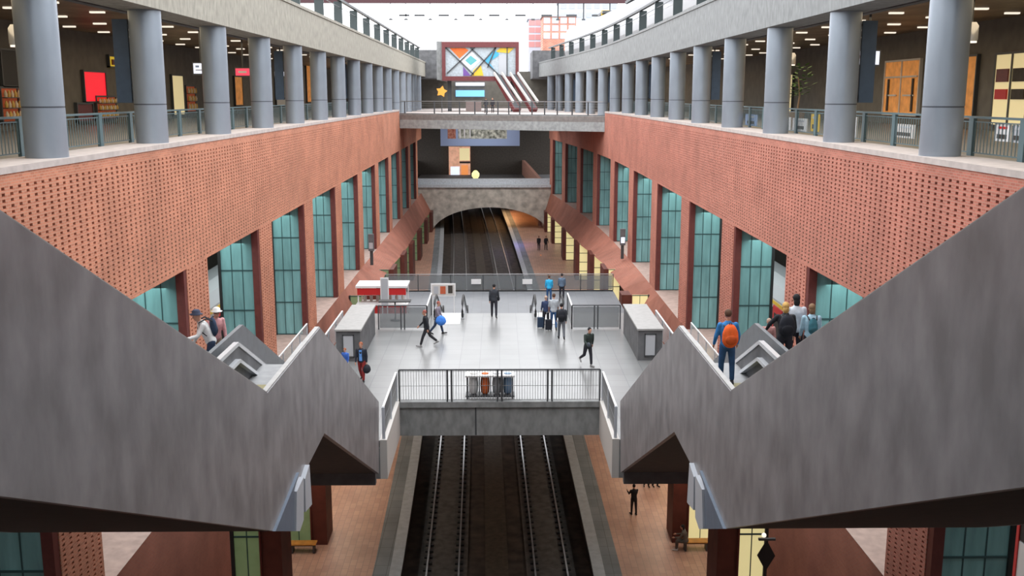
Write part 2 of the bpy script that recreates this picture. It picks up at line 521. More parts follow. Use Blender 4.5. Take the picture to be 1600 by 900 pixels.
    lf.sweep(sd, yy, [L(1.25, -1.2), L(1.25, 0), L(12, 0), L(12, -1.2)], base=pb)
    struct(lf.build('floor_lower_platform_' + SIDE[sd], M['plat']))
    e = MB()
    e.sweep(sd, yy, [L(0.5, -1.1), L(.5, .003), L(1.25, .003), L(1.25, -1.1)], base=pb)
    e.cur = 1
    e.sweep(sd, yy, [L(-.03, -.12), L(-.03, .006), L(.5, .006), L(.5, -.12)], base=pb)
    e.cur = 2
    e.sweep(sd, yy, [L(.05, -1.2), L(.05, -.12), L(.5, -.12), L(.5, -1.2)], base=pb)
    struct(e.build('trim_%d' % (5 if sd < 0 else 6), mats=[M['edge'], M['edge2'], M['black']]))
    lw = MB()
    lw.sweep(sd, frange(20, 240, 6), [(2.2 if sd < 0 else 4.2, -20.7), (2.2 if sd < 0 else 4.2, -13.8), (4.6, -13.8), (4.6, -20.7)])
    struct(lw.build('wall_lower_' + SIDE[sd], M['plainbrick']))

hb = MB()
hb.box(-30, 30, -14, -13, -22, 7); struct(hb.build('wall_back', M['shopwall']))
hb = MB(); hb.box(-30, 30, -13, 2.4, -.6, 0); struct(hb.build('floor_street', M['tile_d']))
hb = MB(); hb.box(-30, 30, -13, 20, -21.6, -21.0); struct(hb.build('floor_under', M['ballast']))
for sd in (-1, 1):
    hb = MB(); hb.box(*sorted((sd * 23.3, sd * 24)), -13, 26, -21, 7); struct(hb.build('wall_outer_' + SIDE[sd], M['dark']))
hb = MB(); hb.box(-24, 24, -14, 15, 11.5, 12.0); struct(hb.build('ceiling_hall', M['conc_d']))
# track bed
tb = MB()
yy = frange(20, 240, 6)
def T(o, dz): return lambda y: (cx(y) + o * hw(y), zp(y) + dz)
tb.sweep(1, yy, [T(-1.02, -1.3), T(-1.02, -1.02), T(1.02, -1.02), T(1.02, -1.3)], base=lambda s, y: 0)
struct(tb.build('floor_track_bed', M['ballast']))
for i, sx in enumerate((-1, 1)):
    sl = MB()
    sl.sweep(1, yy, [lambda y: (cx(y) + sx * 2.55 - 1.15, zp(y) - 1.02), lambda y: (cx(y) + sx * 2.55 - 1.15, zp(y) - .93),
                     lambda y: (cx(y) + sx * 2.55 + 1.15, zp(y) - .93), lambda y: (cx(y) + sx * 2.55 + 1.15, zp(y) - 1.02)], base=lambda s, y: 0)
    tag(sl.build('slab_track', M['slabtrack']), 'dark concrete slab carrying the %s pair of rails' % ('left' if sx < 0 else 'right'), 'track slab', 'track slabs in the pit')
    for g in (-1, 1):
        ro = empty('rail')
        off = sx * 2.55 + g * .752
        rl = MB()
        rl.sweep(1, yy, [lambda y: (cx(y) + off - .04, zp(y) - .93), lambda y: (cx(y) + off - .04, zp(y) - .77),
                         lambda y: (cx(y) + off + .04, zp(y) - .77), lambda y: (cx(y) + off + .04, zp(y) - .93)], base=lambda s, y: 0)
        rl.build('rail_head', M['railsteel'], ro)
        fa = MB()
        y = 38.0
        while y < 66:
            c0 = cx(y) + off
            fa.box(c0 - .19, c0 + .19, y - .12, y + .12, zp(y) - .935, zp(y) - .85)
            y += .65
        fo = fa.build('fastener', M['black'], ro); fo['kind'] = 'stuff'
        tag(ro, '%s steel rail of the %s track down in the pit' % ('outer' if g == sx else 'inner', 'left' if sx < 0 else 'right'), 'rail', 'rails in the track pit')
dr = MB()
dr.sweep(1, frange(20, 200, 6), [lambda y: (cx(y) - .55, zp(y) - 1.02), lambda y: (cx(y) - .55, zp(y) - .98), lambda y: (cx(y) + .55, zp(y) - .98), lambda y: (cx(y) + .55, zp(y) - 1.02)], base=lambda s, y: 0)
tag(dr.build('drain_cover', mat('drain_cover_brown', (.06, .045, .03), .7, var=.3)), 'brown drain cover strip running between the two tracks', 'drain cover')

# bridge and the deck beyond it
bx0, bx1 = U(626, 178, Z=ZD - .05), U(948, 183, Z=ZD - .05)
bl, brr = (-W + .01, YE[-1] + .05), (wf(1, 104) - .01, YE[1] + .05)
d = MB()
d.prism([bl, brr, (wf(1, 125) + 14, 112), (8, 185), (-26, 185), (-26, 116)], ZD - .6, ZD, 'Z')
struct(d.build('floor_deck', M['coping']))
f = MB()
f.prism([bl, brr, (brr[0], brr[1] + .6), (bl[0], bl[1] + .6)], -2.05, ZD + .06, 'Z')
f.cur = 1
f.prism([bl, brr, (brr[0], brr[1] + .6), (bl[0], bl[1] + .6)], ZD + .06, ZD + .12, 'Z')
tag(f.build('bridge_edge', mats=[mat('light_bridge_concrete', (.33, .35, .35), .8, var=.2, scale=3), M['darksteel']]), 'grey concrete edge beam of the street-level bridge across the hall', 'bridge')
# bridge railing
rg = empty('bridge_railing')
pa, pb_ = Vector((bl[0] + .2, bl[1] + .15, 0)), Vector((brr[0] - .2, brr[1] + .15, 0))
posts = [634, 685, 727, 752, 771, 789, 806, 823, 842, 861, 880, 902, 925]
for px in posts:
    t = (px - 628) / (946 - 628)
    p = pa.lerp(pb_, t)
    MB().box(p.x - .07, p.x + .07, p.y - .05, p.y + .05, ZD + .1, ZD + 1.45).build('post', M['darksteel'], rg)
MB().bar((pa.x, pa.y, ZD + 1.45), (pb_.x, pb_.y, ZD + 1.45), .09, .09).build('handrail', M['steel'], rg)
m_ = MB()
for z in (.35, .65, .95, 1.2): m_.bar((pa.x, pa.y, ZD + z), (pb_.x, pb_.y, ZD + z), .02, .02)
m_.build('wire', M['steel'], rg)
tag(rg, 'thin post and wire railing along the front of the street-level bridge', 'railing')

# arch wall in the distance
YA = 146.0
def at(u, v, Y): p = U(u, v, Y=Y); return (p.x, p.z)
aw = MB()
l, t = at(655, 293, YA); r_, _ = at(868, 293, YA)
l -= 3; r_ += 3
zb = zp(YA) - 1.3
cxa = (at(674, 360, YA)[0] + at(857, 360, YA)[0]) / 2
rx = (at(857, 360, YA)[0] - at(674, 360, YA)[0]) / 2
zs = at(765, 368, YA)[1]; zt = at(765, 324, YA)[1]
arc = [(cxa + rx * math.cos(a), zs + (zt - zs) * math.sin(a)) for a in [math.pi * k / 24 for k in range(25)]]
xs = [p[0] for p in arc]
for i in range(24):
    a, b_ = arc[i], arc[i + 1]
    aw.prism([(b_[0], b_[1]), (a[0], a[1]), (a[0], t), (b_[0], t)], YA, YA + 2.5, 'Y')
aw.prism([(arc[0][0], zb), (r_, zb), (r_, t), (arc[0][0], t)], YA, YA + 2.5, 'Y')
aw.prism([(l, zb), (arc[-1][0], zb), (arc[-1][0], t), (l, t)], YA, YA + 2.5, 'Y')
struct(aw.build('wall_arch', M['conc_a']))
pr = MB()
pr.box(l, r_, YA - .25, YA + 2.5, t, t + .35)
pr.box(l + .5, r_ - .5, YA + 1.5, YA + 2.5, t + .35, at(765, 281, YA)[1])
struct(pr.build('trim_7', mat('arch_coping', (.55, .60, .66), .6, var=.15)))
# middle deck beyond arch, far wall
dk = MB(); dk.box(-14, 10, YA + 2.5, 196, ZL1 - .7, ZL1 - .1); struct(dk.build('floor_far_deck', M['conc_d']))
fw = MB(); fw.box(-30, 24, 182, 183, -13, 5.1); struct(fw.build('wall_far', M['dark']))
fw = MB(); fw.box(-40, 24, 205, 206, -22, -12); struct(fw.build('wall_tunnel_end', M['dark']))
tw = MB(); tw.sweep(1, frange(YA + 2.5, 205, 6), [L(4.5, -1), L(4.5, 7), L(5, 7), L(5, -1)], base=pb)
struct(tw.build('wall_tunnel_right', mat('tunnel_tile', (.34, .17, .13), .6, var=.3)))
tw = MB(); tw.sweep(-1, frange(YA + 2.5, 205, 6), [lambda y: (-cx(y) + hw(y) + 4.5, zp(y) - 1), lambda y: (-cx(y) + hw(y) + 4.5, zp(y) + 7), lambda y: (-cx(y) + hw(y) + 5, zp(y) + 7), lambda y: (-cx(y) + hw(y) + 5, zp(y) - 1)], base=pb)
struct(tw.build('wall_tunnel_left', M['dark']))

# cross hall (mezzanine)
YM0, YM1, XS = 38.4, 55.0, 3.95
YG = 33.8
mz = MB()
mz.box(-8.0, 8.0, YM0 + .3, YM1, ZM - .25, ZM)
for sd in (-1, 1):
    mz.box(min(sd * XS + sd * .25, sd * 8.6), max(sd * XS + sd * .25, sd * 8.6), YG + .1, YM0 + .3, ZM - .25, ZM)
struct(mz.build('floor_mezzanine', M['tile']))
fb = MB()
fb.box(-XS, XS, YM0, YM0 + .3, ZM - 1.38, ZM + .02)
fb.box(-XS, XS, YM0 - .08, YM0 + .3, ZM - .2, ZM + .03)
for sd in (-1, 1):
    fb.cur = 0
    fb.box(-8 if sd < 0 else XS + .25, -XS - .25 if sd < 0 else 8, YG, YM1, ZM - 1.38, ZM - .25)
struct(fb.build('trim_8', M['conc']))
jt = MB(); jt.box(-.98, -.92, YM0 - .006, YM0, ZM - 1.36, ZM - .2)
struct(jt.build('trim_9', M['darksteel']))
sp_ = MB()
for sd in (-1, 1):
    a, b_ = sorted((sd * XS, sd * (XS + .25)))
    sp_.box(a, b_, YG, YM0 + .3, ZM - 1.38, ZM + .06)
struct(sp_.build('trim_10', M['offwhite']))
# lower cross floor behind the mezzanine
lc = MB(); lc.box(-8.2, 8.2, YM1 + .02, 71.8, ZL1 - .5, ZL1); struct(lc.build('floor_cross_hall', M['tile_d']))
sb = MB(); sb.box(-8.2, 8.2, 71.4, 71.9, ZL1 - 1.4, ZL1); struct(sb.build('trim_11', M['conc_d']))
st = MB()
for k in range(11):
    st.box(-1.75, 1.75, YM1 + k * .35, YM1 + (k + 1) * .35, ZL1, ZM - (k + 1) * .163)
tag(st.build('staircase', M['tile_d']), 'wide grey stone stair dropping behind the bright mezzanine floor', 'staircase')

# ================================================================== GREAT STAIRS (one each side)
XF = 4.2
def Pf(u, v, X=-XF): p = U(u, v, X=X); return (p.y, p.z)
top = [Pf(0, 330), Pf(418, 614), Pf(500, 512), Pf(592, 628)]
bot_ = [Pf(592, 740), Pf(507, 677), Pf(430, 830), Pf(0, 775)]
sl1 = (top[0][1] - top[1][1]) / (top[1][0] - top[0][0])
s0 = 6.3
tl = (s0, top[0][1] + sl1 * (top[0][0] - s0))
slb = (bot_[3][1] - bot_[2][1]) / (bot_[2][0] - bot_[3][0])
blw = (s0, bot_[3][1] + slb * (bot_[3][0] - s0))
poly = [tl, top[1], top[2], top[3], bot_[0], bot_[1], bot_[2], blw]
XO = 9.0
ZLAND = -5.1
yv, yk = top[1][0], top[2][0]
for sd in (-1, 1):
    root = empty('staircase')
    def bxs(mb, xa, xb, *r): 
        a, b_ = sorted((sd * xa, sd * xb)); return mb.box(a, b_, *r)
    def prs(mb, pl, xa, xb):
        a, b_ = sorted((sd * xa, sd * xb)); return mb.prism(pl, a, b_, 'X')
    pp = MB()
    prs(pp, poly[0:2] + poly[6:], XF, XF + .12)
    prs(pp, [poly[1], poly[2], poly[5], poly[6]], XF, XF + .12)
    prs(pp, [poly[2], poly[3], poly[4], poly[5]], XF, XF + .12)
    pp.build('parapet', M['plate'], root)
    tr = MB()
    for a, b_ in ((poly[0], poly[1]), (poly[1], poly[2]), (poly[2], poly[3])):
        tr.bar((sd * (XF + .07), a[0], a[1] + .012), (sd * (XF + .07), b_[0], b_[1] + .012), .10, .03)
    tr.build('edge_trim', M['plate_top'], root)
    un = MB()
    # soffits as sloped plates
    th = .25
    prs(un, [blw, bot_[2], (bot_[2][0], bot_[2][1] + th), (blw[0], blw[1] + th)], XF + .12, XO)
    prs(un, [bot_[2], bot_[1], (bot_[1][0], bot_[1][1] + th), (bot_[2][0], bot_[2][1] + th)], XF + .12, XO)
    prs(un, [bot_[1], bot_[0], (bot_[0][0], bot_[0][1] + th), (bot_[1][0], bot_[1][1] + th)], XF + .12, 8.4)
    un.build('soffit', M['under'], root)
    # end face under the lower flight
    ef = MB()
    bxs(ef, XF + .12, 8.4, bot_[0][0] - .02, bot_[0][0] + .25, ZM - 1.42, bot_[0][1] + .3)
    ef.build('end_beam', M['conc_d'], root)
    # outer parapet
    op = MB()
    prs(op, [(p[0], p[1]) for p in (poly[0:2] + poly[6:])], XO, XO + .12)
    prs(op, [poly[1], (24.9, poly[1][1]), (24.9, poly[5][1]), poly[6]], XO, XO + .12)
    op.build('outer_parapet', M['plate'], root)
    # steps of the upper flight, landing, lower flight
    stp = MB()
    n = 34
    y0, z0 = 7.0, 0.0
    run = (yv + .9 - y0) / n; rise = (z0 - ZLAND) / n
    for k in range(n):
        bxs(stp, XF + .12, XO, y0 + k * run, y0 + (k + 1) * run + .02, z0 - (k + 1) * rise - .35, z0 - k * rise)
    bxs(stp, XF + .12, XO, 5, 7.0, -.35, 0)
    bxs(stp, XF + .12, XO, yv + .9, 24.9, ZLAND - .3, ZLAND)
    stp.build('steps', mat('stair_stone_%d' % sd, (.27, .275, .28), .6, var=.1), root)
    ls = MB()
    n = 32
    ya, ye2 = 23.6, YG + .1
    for k in range(n):
        ya_ = ya + k * (ye2 - ya) / n
        bxs(ls, 6.52, 8.5, 24.9 + (ye2 - 24.9) * k / n, 24.9 + (ye2 - 24.9) * (k + 1) / n + .02, ZLAND - (k + 1) * (ZLAND - ZM) / n - .3, ZLAND - k * (ZLAND - ZM) / n)
    ls.build('lower_steps', M['ltgrey'], root)
    # middle divider plate
    dv = MB()
    sl2 = .478
    zt_ = 1.6 - 5.62
    prs(dv, [(yv + 1.2, zt_), (24.7, zt_), (24.7, zt_ - 1.6), (yv + 1.2, zt_ - 1.6)], 6.4, 6.5)
    prs(dv, [(24.7, zt_), (34.2, zt_ - 9.5 * sl2), (34.2, zt_ - 9.5 * sl2 - 1.4), (24.7, zt_ - 1.6)], 6.4, 6.5)
    dv.build('divider', mat('divider_grey', (.17, .185, .20), .4, metal=.2, var=.1) if 'divider' not in M else M['divider'], root)
    # drip edge: pale steel fin panels under the landing
    fin = MB()
    q = lambda u, v: Pf(u, v, -(XF - .05))
    fin.cur = 0
    prs(fin, [q(467, 738), q(430, 830), q(459, 830), q(459, 766)], XF - .06, XF + .3)
    fin.cur = 1
    prs(fin, [q(460, 768), q(459, 830), q(465, 830), q(471, 812), q(471, 745)], XF - .10, XF + .3)
    prs(fin, [q(473, 748), q(474, 800), q(484, 788), q(480, 726)], XF - .10, XF + .3)
    fin.build('fin', mats=[M['paleblue'], M['whitesteel']], parent=root)
    tag(root, 'big grey steel-clad zigzag stair descending along the %s side of the void' % SIDE[sd], 'staircase', 'zigzag stairs')
    # escalator beside the lower flight
    er = empty('escalator')
    yb, ze = 22.7, 1.6 - 5.62
    for X in (4.46, 6.02):
        bp = MB()
        prs(bp, [(19.6, ze), (yb, ze), (yb, ze - 1.15), (19.6, ze - 1.15)], X, X + .08)
        prs(bp, [(yb, ze), (yb + 10.6, ze - 10.6 * sl2), (yb + 10.6, ze - 10.6 * sl2 - 1.1), (yb, ze - 1.15)], X, X + .08)
        bp.build('balustrade', M['conc_d'], er)
        hr = MB()
        x = sd * (X + .04)
        hr.bar((x, 19.5, ze), (x, yb, ze), .12, .09); hr.bar((x, yb, ze), (x, yb + 10.7, ze - 10.7 * sl2), .12, .09)
        hr.build('handrail', M['silver'], er)
        sk = MB()
        x = sd * (X - .06) if X > 5 else sd * (X + .14)
        sk.bar((x, 19.8, ze - .32), (x, yb - .3, ze - .32), .12, .08); sk.bar((x, yb - .3, ze - .32), (x, yb + 10.3, ze - .32 - 10.6 * sl2), .12, .08)
        if X > 5: sk.build('inner_trim', M['silver'], er)
    es = MB()
    for k in range(30):
        bxs(es, 4.72, 6.0, 23.0 + k * .36, 23.0 + (k + 1) * .36, ZLAND - .1 - (k + 1) * .172 - .3, ZLAND - .02 - k * .172)
    es.build('steps', M['darksteel'], er)
    cbp = MB(); bxs(cbp, 4.72, 6.0, 20.5, 23.0, ZLAND, ZLAND + .02)
    cbp.build('comb_plate', M['yellow'] if False else mat('comb_plate_olive', (.22, .19, .07), .5), er)
    tag(er, 'escalator with silver handrails leaving the %s stair landing' % SIDE[sd], 'escalator', 'escalators from the stair landings')

# ================================================================== COLUMNS, BANNERS, RAILINGS
colm = {}
for sd in (-1, 1):
    n = 17
    for k in range(n):
        y = (26.9 if sd < 0 else 27.3) + 8.24 * k
        w = wf(sd, y) + .62
        if y > 155: continue
        zb_ = 0 if y < YE[sd] else ZD
        r0 = .53
        root = empty('column', (sd * w, y, zb_))
        MB().lathe((0, 0, 0), [(r0, 0), (r0, 1.28)], 32).build('shaft_base', M['column'], root)
        MB().lathe((0, 0, 0), [(r0, 1.32), (r0, 4.4 - zb_)], 32).build('shaft', M['column'], root)
        MB().lathe((0, 0, 0), [(r0 - .012, 1.27), (r0 - .012, 1.33)], 32).build('joint', M['ring'], root)
        tag(root, 'round grey steel column, %s from the near end of the %s colonnade' % (ORD[k], SIDE[sd]), 'column', '%s colonnade' % SIDE[sd])
        if k % 3 == 1 and k < 14:
            b = empty('banner', (sd * (w + .53 + .27), y - .1, 1.35 + zb_))
            MB().box(-.25, .25, -.06, .06, 0, 2.75).build('banner_panel', M['banner'], b)
            br_ = MB()
            for z in (.08, 2.6): br_.tube([(-sd * .15, 0, z), (-sd * .28, 0, z)], .03, 8)
            br_.build('bracket', M['darksteel'], b)
            tag(b, 'tall dark blue banner fixed behind the %s column of the %s colonnade' % (ORD[k], SIDE[sd]), 'banner', '%s colonnade banners' % SIDE[sd])
    # gallery railing behind the columns, in bays
    k = 0
    y = 18.0
    while y < YE[sd] - 8:
        k += 1
        y1 = y + 8.24
        root = empty('railing')
        X = wf(sd, (y + y1) / 2) + 1.6
        Xa, Xb = wf(sd, y) + 1.6, wf(sd, y1) + 1.6
        for j in range(3):
            yy_ = y + (j + .5) * 8.24 / 3
            xx = sd * (Xa + (Xb - Xa) * (j + .5) / 3)
            MB().box(xx - .05, xx + .05, yy_ - .13, yy_ + .13, -.02, 1.0).build('post', M['rail'], root)
        MB().bar((sd * Xa, y, 1.02), (sd * Xb, y1, 1.02), .09, .06).build('handrail', M['rail'], root)
        ms = MB()
        nb = 44
        for j in range(nb):
            yy_ = y + (j + .5) * 8.24 / nb
            xx = sd * (Xa + (Xb - Xa) * (j + .5) / nb)
            ms.box(xx - .008, xx + .008, yy_ - .012, yy_ + .012, .08, .9)
        for z in (.08, .9): ms.bar((sd * Xa, y, z), (sd * Xb, y1, z), .02, .03)
        ms.build('mesh_panel', M['rail'], root)
        tag(root, 'blue-grey mesh railing, %s length from the near end behind the %s columns' % (ORD[k - 1], SIDE[sd]), 'railing', '%s gallery railings' % SIDE[sd])
        y = y1
    # wind screen railing on the upper tracks
    root = empty('railing')
    k = 0
    posts_y = [20 + 7.95 * j for j in range(17)]
    for y in posts_y:
        w = wf(sd, y) + .2
        MB().box(*sorted((sd * (w - .14), sd * (w + .46))), y - .07, y + .07, 6.6, 8.25).build('post', M['darkgreen'], root)
    hr = MB()
    ys = frange(18, 150, 4)
    hr.sweep(sd, ys, [(.06, 8.25), (.06, 8.42), (.30, 8.42), (.30, 8.25)])
    hr.build('handrail', M['darksteel'], root)
    hr = MB()
    hr.sweep(sd, ys, [(.18, 7.8), (.18, 7.84), (.22, 7.84), (.22, 7.8)])
    hr.build('wire', M['darksteel'], root)
    tag(root, 'dark railing with wide posts on top of the %s concrete beam' % SIDE[sd], 'railing', 'upper track railings')

# ================================================================== GLASS SCREENS
def screen(sd, y, x0, z0, z1, gw, glass, label, group, post=.3, rows=4, cols=3, pm='redsteel', detail=True, cat='glass screen', depth=.12):
    root = empty('glass_screen', (sd * x0, y, z0))
    h = z1 - z0
    def bx(a, b_, ya, yb_, za, zc, nm, m):
        l_, r__ = sorted((sd * a, sd * b_))
        return MB().box(l_, r__, ya, yb_, za, zc).build(nm, m, root)
    bx(0, post, -.12, .18, 0, h, 'frame_post', M[pm])
    bx(post, post + gw, 0, .05, .04, h, 'glass', glass)
    mu = MB()
    for r in range(rows + 1):
        z = .04 + (h - .08) * r / rows
        l_, r__ = sorted((sd * post, sd * (post + gw)))
        mu.box(l_, r__, -.03, .0, z - .03, z + .03)
    for c in range(1, cols):
        x = sd * (post + gw * c / cols)
        mu.box(x - .018, x + .018, -.02, .0, 0, h)
    mu.build('mullion', M['mullion'], root)
    bx(post + gw, post + gw + .12, -.1, .12, 0, h, 'edge_post', M['black'])
    tag(root, label, cat, group)
    return root
for sd in (-1, 1):
    for k, y in enumerate(OPEN[sd]):
        if y > 146: continue
        screen(sd, y - .2, wf(sd, y) + .02, ZL1, ZH, 1.5 if k > 1 else 1.75, M['glass_teal'],
               'teal frosted glass screen, %s brick opening from the near end on the %s' % (ORD[k], SIDE[sd]), '%s platform screens' % SIDE[sd])
# lower level: pillars and screens
LY = [33.6, 45.3, 57, 72.5, 84, 96.3, 108.6, 120.8, 133, 143]
LXR = [7.75, 8.25, 8.6, 8.95, 9.15, 9.1, 8.65, 8.0, 7.3, 6.8]
LXL = [7.75, 8.25, 8.6, 8.95, 9.25, 9.5, 9.75, 9.85, 9.9, 9.9]
for sd in (-1, 1):
    for k, y in enumerate(LY):
        X = (LXR if sd > 0 else LXL)[k]
        ztop = ZM - 1.4 if y < 56 else (ZL1 - .5 if y < 80 else float(np.interp(y, [86, 98, 110, 122, 134, 150], [-12.9, -13.7, -14.4, -14.5, -14.7, -14.9])) + .1)
        far = y > 80
        p = MB()
        a, b_ = sorted((sd * X, sd * (X + .7)))
        if far: a, b_ = sorted((sd * (X - .35), sd * X))
        p.box(a, b_, y, min(145.9, y + (1.6 if not far else 3.0)), zp(y), ztop)
        p.cur = 0
        o = p.build('pillar', M['pillar'])
        tag(o, 'maroon pillar, %s from the near end along the %s lower platform' % (ORD[k], SIDE[sd]), 'pillar', '%s lower platform pillars' % SIDE[sd])
        o['kind'] = 'thing'
        x0 = X + .7 if not far else X
        glass = M['glass_yellow'] if sd > 0 else M['glass_green']
        screen(sd, y, x0, zp(y), ztop, (.9 if k == 0 else 1.15) if not far else .95, glass,
               '%s glass screen beside the %s maroon pillar of the %s lower platform' % ('glowing yellow' if sd > 0 else 'dull green', ORD[k], SIDE[sd]),
               '%s lower screens' % SIDE[sd], post=.06, rows=4, cols=2 if not far else 1)

# ================================================================== RAILINGS OF THE MEZZANINE
def fence(name, p0, p1, z, h, label, posts=2, bars=0, panel=None, top='steel', pm='darksteel', thick=.06, group=None, double=False, catn='railing'):
    root = empty(name, ((p0[0] + p1[0]) / 2, (p0[1] + p1[1]) / 2, z))
    c = Vector((root.location.x, root.location.y, 0))
    a, b_ = Vector((p0[0], p0[1], 0)) - c, Vector((p1[0], p1[1], 0)) - c
    L_ = (b_ - a).length
    for i in range(posts):
        p = a.lerp(b_, i / (posts - 1))
        if double and 0 < i < posts - 1:
            dd = (b_ - a).normalized() * .09
            for s_ in (-1, 1):
                q_ = p + dd * s_
                MB().box(q_.x - .03, q_.x + .03, q_.y - .03, q_.y + .03, 0, h).build('post', M[pm], root)
        else:
            MB().box(p.x - thick / 2, p.x + thick / 2, p.y - thick / 2, p.y + thick / 2, 0, h).build('post', M[pm], root)
    MB().bar((a.x, a.y, h), (b_.x, b_.y, h), .07, .05).build('handrail', M[top], root)
    if bars:
        mb = MB()
        for i in range(bars):
            p = a.lerp(b_, (i + .5) / bars)
            mb.box(p.x - .008, p.x + .008, p.y - .008, p.y + .008, .08, h - .03)
        for zz in (.08, h * .5, h - .06): mb.bar((a.x, a.y, zz), (b_.x, b_.y, zz), .015, .02)
        o = mb.build('mesh_panel', M['steel'], root)
    if panel:
        dd = (b_ - a).normalized() * .06
        MB().bar((a.x + dd.x, a.y + dd.y, h / 2), (b_.x - dd.x, b_.y - dd.y, h / 2), .015, h - .16).build('panel', panel, root)
    tag(root, label, catn, group)
    return root
M['meshpanel'] = mat('grey_glass_panel', (.22, .24, .25), .3)
M['meshpanel'].node_tree.nodes['Principled BSDF'].inputs['Alpha'].default_value = .55
M['clearpanel'] = mat('clear_panel', (.6, .65, .66), .15)
M['clearpanel'].node_tree.nodes['Principled BSDF'].inputs['Alpha'].default_value = .35
fence('railing', (-XS, YM0 - .02), (XS, YM0 - .02), ZM + .03, 1.3, 'barred steel railing along the front edge of the mezzanine', 5, 76, top='darksteel', double=True)
for sd in (-1, 1):
    s = SIDE[sd]
    fence('railing', (sd * (XS + .12), YG + .15), (sd * (XS + .12), YM0), ZM + .06, 1.15, 'steel railing along the %s edge of the void, next to the mezzanine front' % s, 3, 30, top='white', pm='whitesteel', thick=.1)
    fence('railing', (sd * 3.75, 51.1), (sd * 6.25, 51.1), ZM, 1.25, 'dark glazed railing between %s escalator and %s grey box' % (s, s), 3, 0, M['meshpanel'], top='darksteel', double=True)
    fence('railing', (sd * 8.0, 50.5), (sd * 8.0, 44), ZM, 1.1, 'pale side railing behind the %s grey box' % s, 4, 0, M['clearpanel'], top='white', pm='whitesteel')
    fence('railing', (sd * 10.9, 38.8), (sd * 10.9, 56), ZL1, 1.15, 'white railing along the %s platform edge by the brick piers' % s, 9, 0, M['clearpanel'], top='white', pm='whitesteel')
    fence('railing', (sd * 3.75, 51.1), (sd * 3.75, 54.6), ZM, 1.2, 'short side railing beside the %s escalator opening' % s, 2, 0, M['meshpanel'], top='white')
lw_ = empty('x'); bpy.data.objects.remove(lw_)
fence('railing', (-8.2, 71.7), (8.2, 71.7), ZL1, 1.2, 'long glazed railing at the far edge above the tracks', 8, 0, M['meshpanel'], top='steel')
for (u, nm) in ((744, 'left'), (824, 'right')):
    p = U(u, 440, Y=71.6)
    o = MB().box(p.x - .35, p.x + .35, 71.58, 71.61, p.z - .18, p.z + .18).build('notice', M['white'])
    tag(o, '%s small white notice fixed on the far glazed railing' % nm, 'notice', 'notices on the far railing')

# two small escalators dropping behind the mezzanine edge
for i, (xa, xb, nm) in enumerate(((-3.5, -2.0, 'left'), (1.95, 3.45, 'right'))):
    er = empty('escalator')
    for x in (xa, xb):
        b = MB()
        pl = [(53.6, ZM), (53.35, ZM + .45), (53.5, ZM + .85), (53.8, ZM + .98), (55.2, ZM + .98), (60.2, ZL1 + .98), (61.6, ZL1 + .98), (61.8, ZL1), (55.2, ZM - .3)]
        b.prism(pl, x - .03, x + .03, 'X'); b.build('balustrade', M['clearpanel'], er)
        hr = MB()
        pts = [(x, q_[0], q_[1]) for q_ in pl[:8]]
        hr.tube(pts, .06, 8); hr.build('handrail', M['black'], er)
        sk = MB(); sk.prism([(53.5, ZM + .02), (53.5, ZM + .3), (55.2, ZM + .3), (60.2, ZL1 + .3), (61.6, ZL1 + .3), (61.6, ZL1), (60.2, ZL1), (55.2, ZM - .2)], x - .08, x + .08, 'X')
        sk.build('skirt', M['silver'], er)
    cp = MB(); cp.box(xa + .1, xb - .1, 52.2, 55, ZM + .004, ZM + .02); cp.build('comb_plate', M['white'], er)
    stq = MB()
    for k in range(12): stq.box(xa + .1, xb - .1, 55 + k * .42, 55 + (k + 1) * .42, ZL1 - .02, ZM - .02 - (k + 1) * .16)
    stq.build('steps', M['darksteel'], er)
    tag(er, '%s of two escalators going down behind the mezzanine edge' % nm, 'escalator', 'mezzanine escalators')

# grey boxes (shaft housings)
for sd in (-1, 1):
    root = empty('shaft_housing', (sd * 6.86, 47.4, ZM))
    b = MB(); b.box(-.55, .55, -2.7, 2.7, 0, 1.42); b.build('housing_body', M['conc_d'] if sd > 0 else M['conc_d'], root)
    b = MB(); b.box(-.6, .6, -2.78, 2.78, 1.42, 1.5); b.build('lid', mat('pale_lid', (.36, .36, .35), .5, var=.08) if sd < 0 else bpy.data.materials['pale_lid'], root)
    b = MB(); b.box(-.22, .22, -2.74, -2.68, .25, 1.2); b.build('front_panel', M['ltgrey'], root)
    b = MB()
    for x in (-.26, .22): b.box(x, x + .04, -2.76, -2.7, .2, 1.25)
    for z in (.2, 1.21): b.box(-.26, .26, -2.76, -2.7, z, z + .04)
    b.build('panel_frame', M['darksteel'], root)
    tag(root, 'long grey metal shaft housing with a pale lid on the %s side of the mezzanine' % SIDE[sd], 'shaft housing', 'shaft housings')

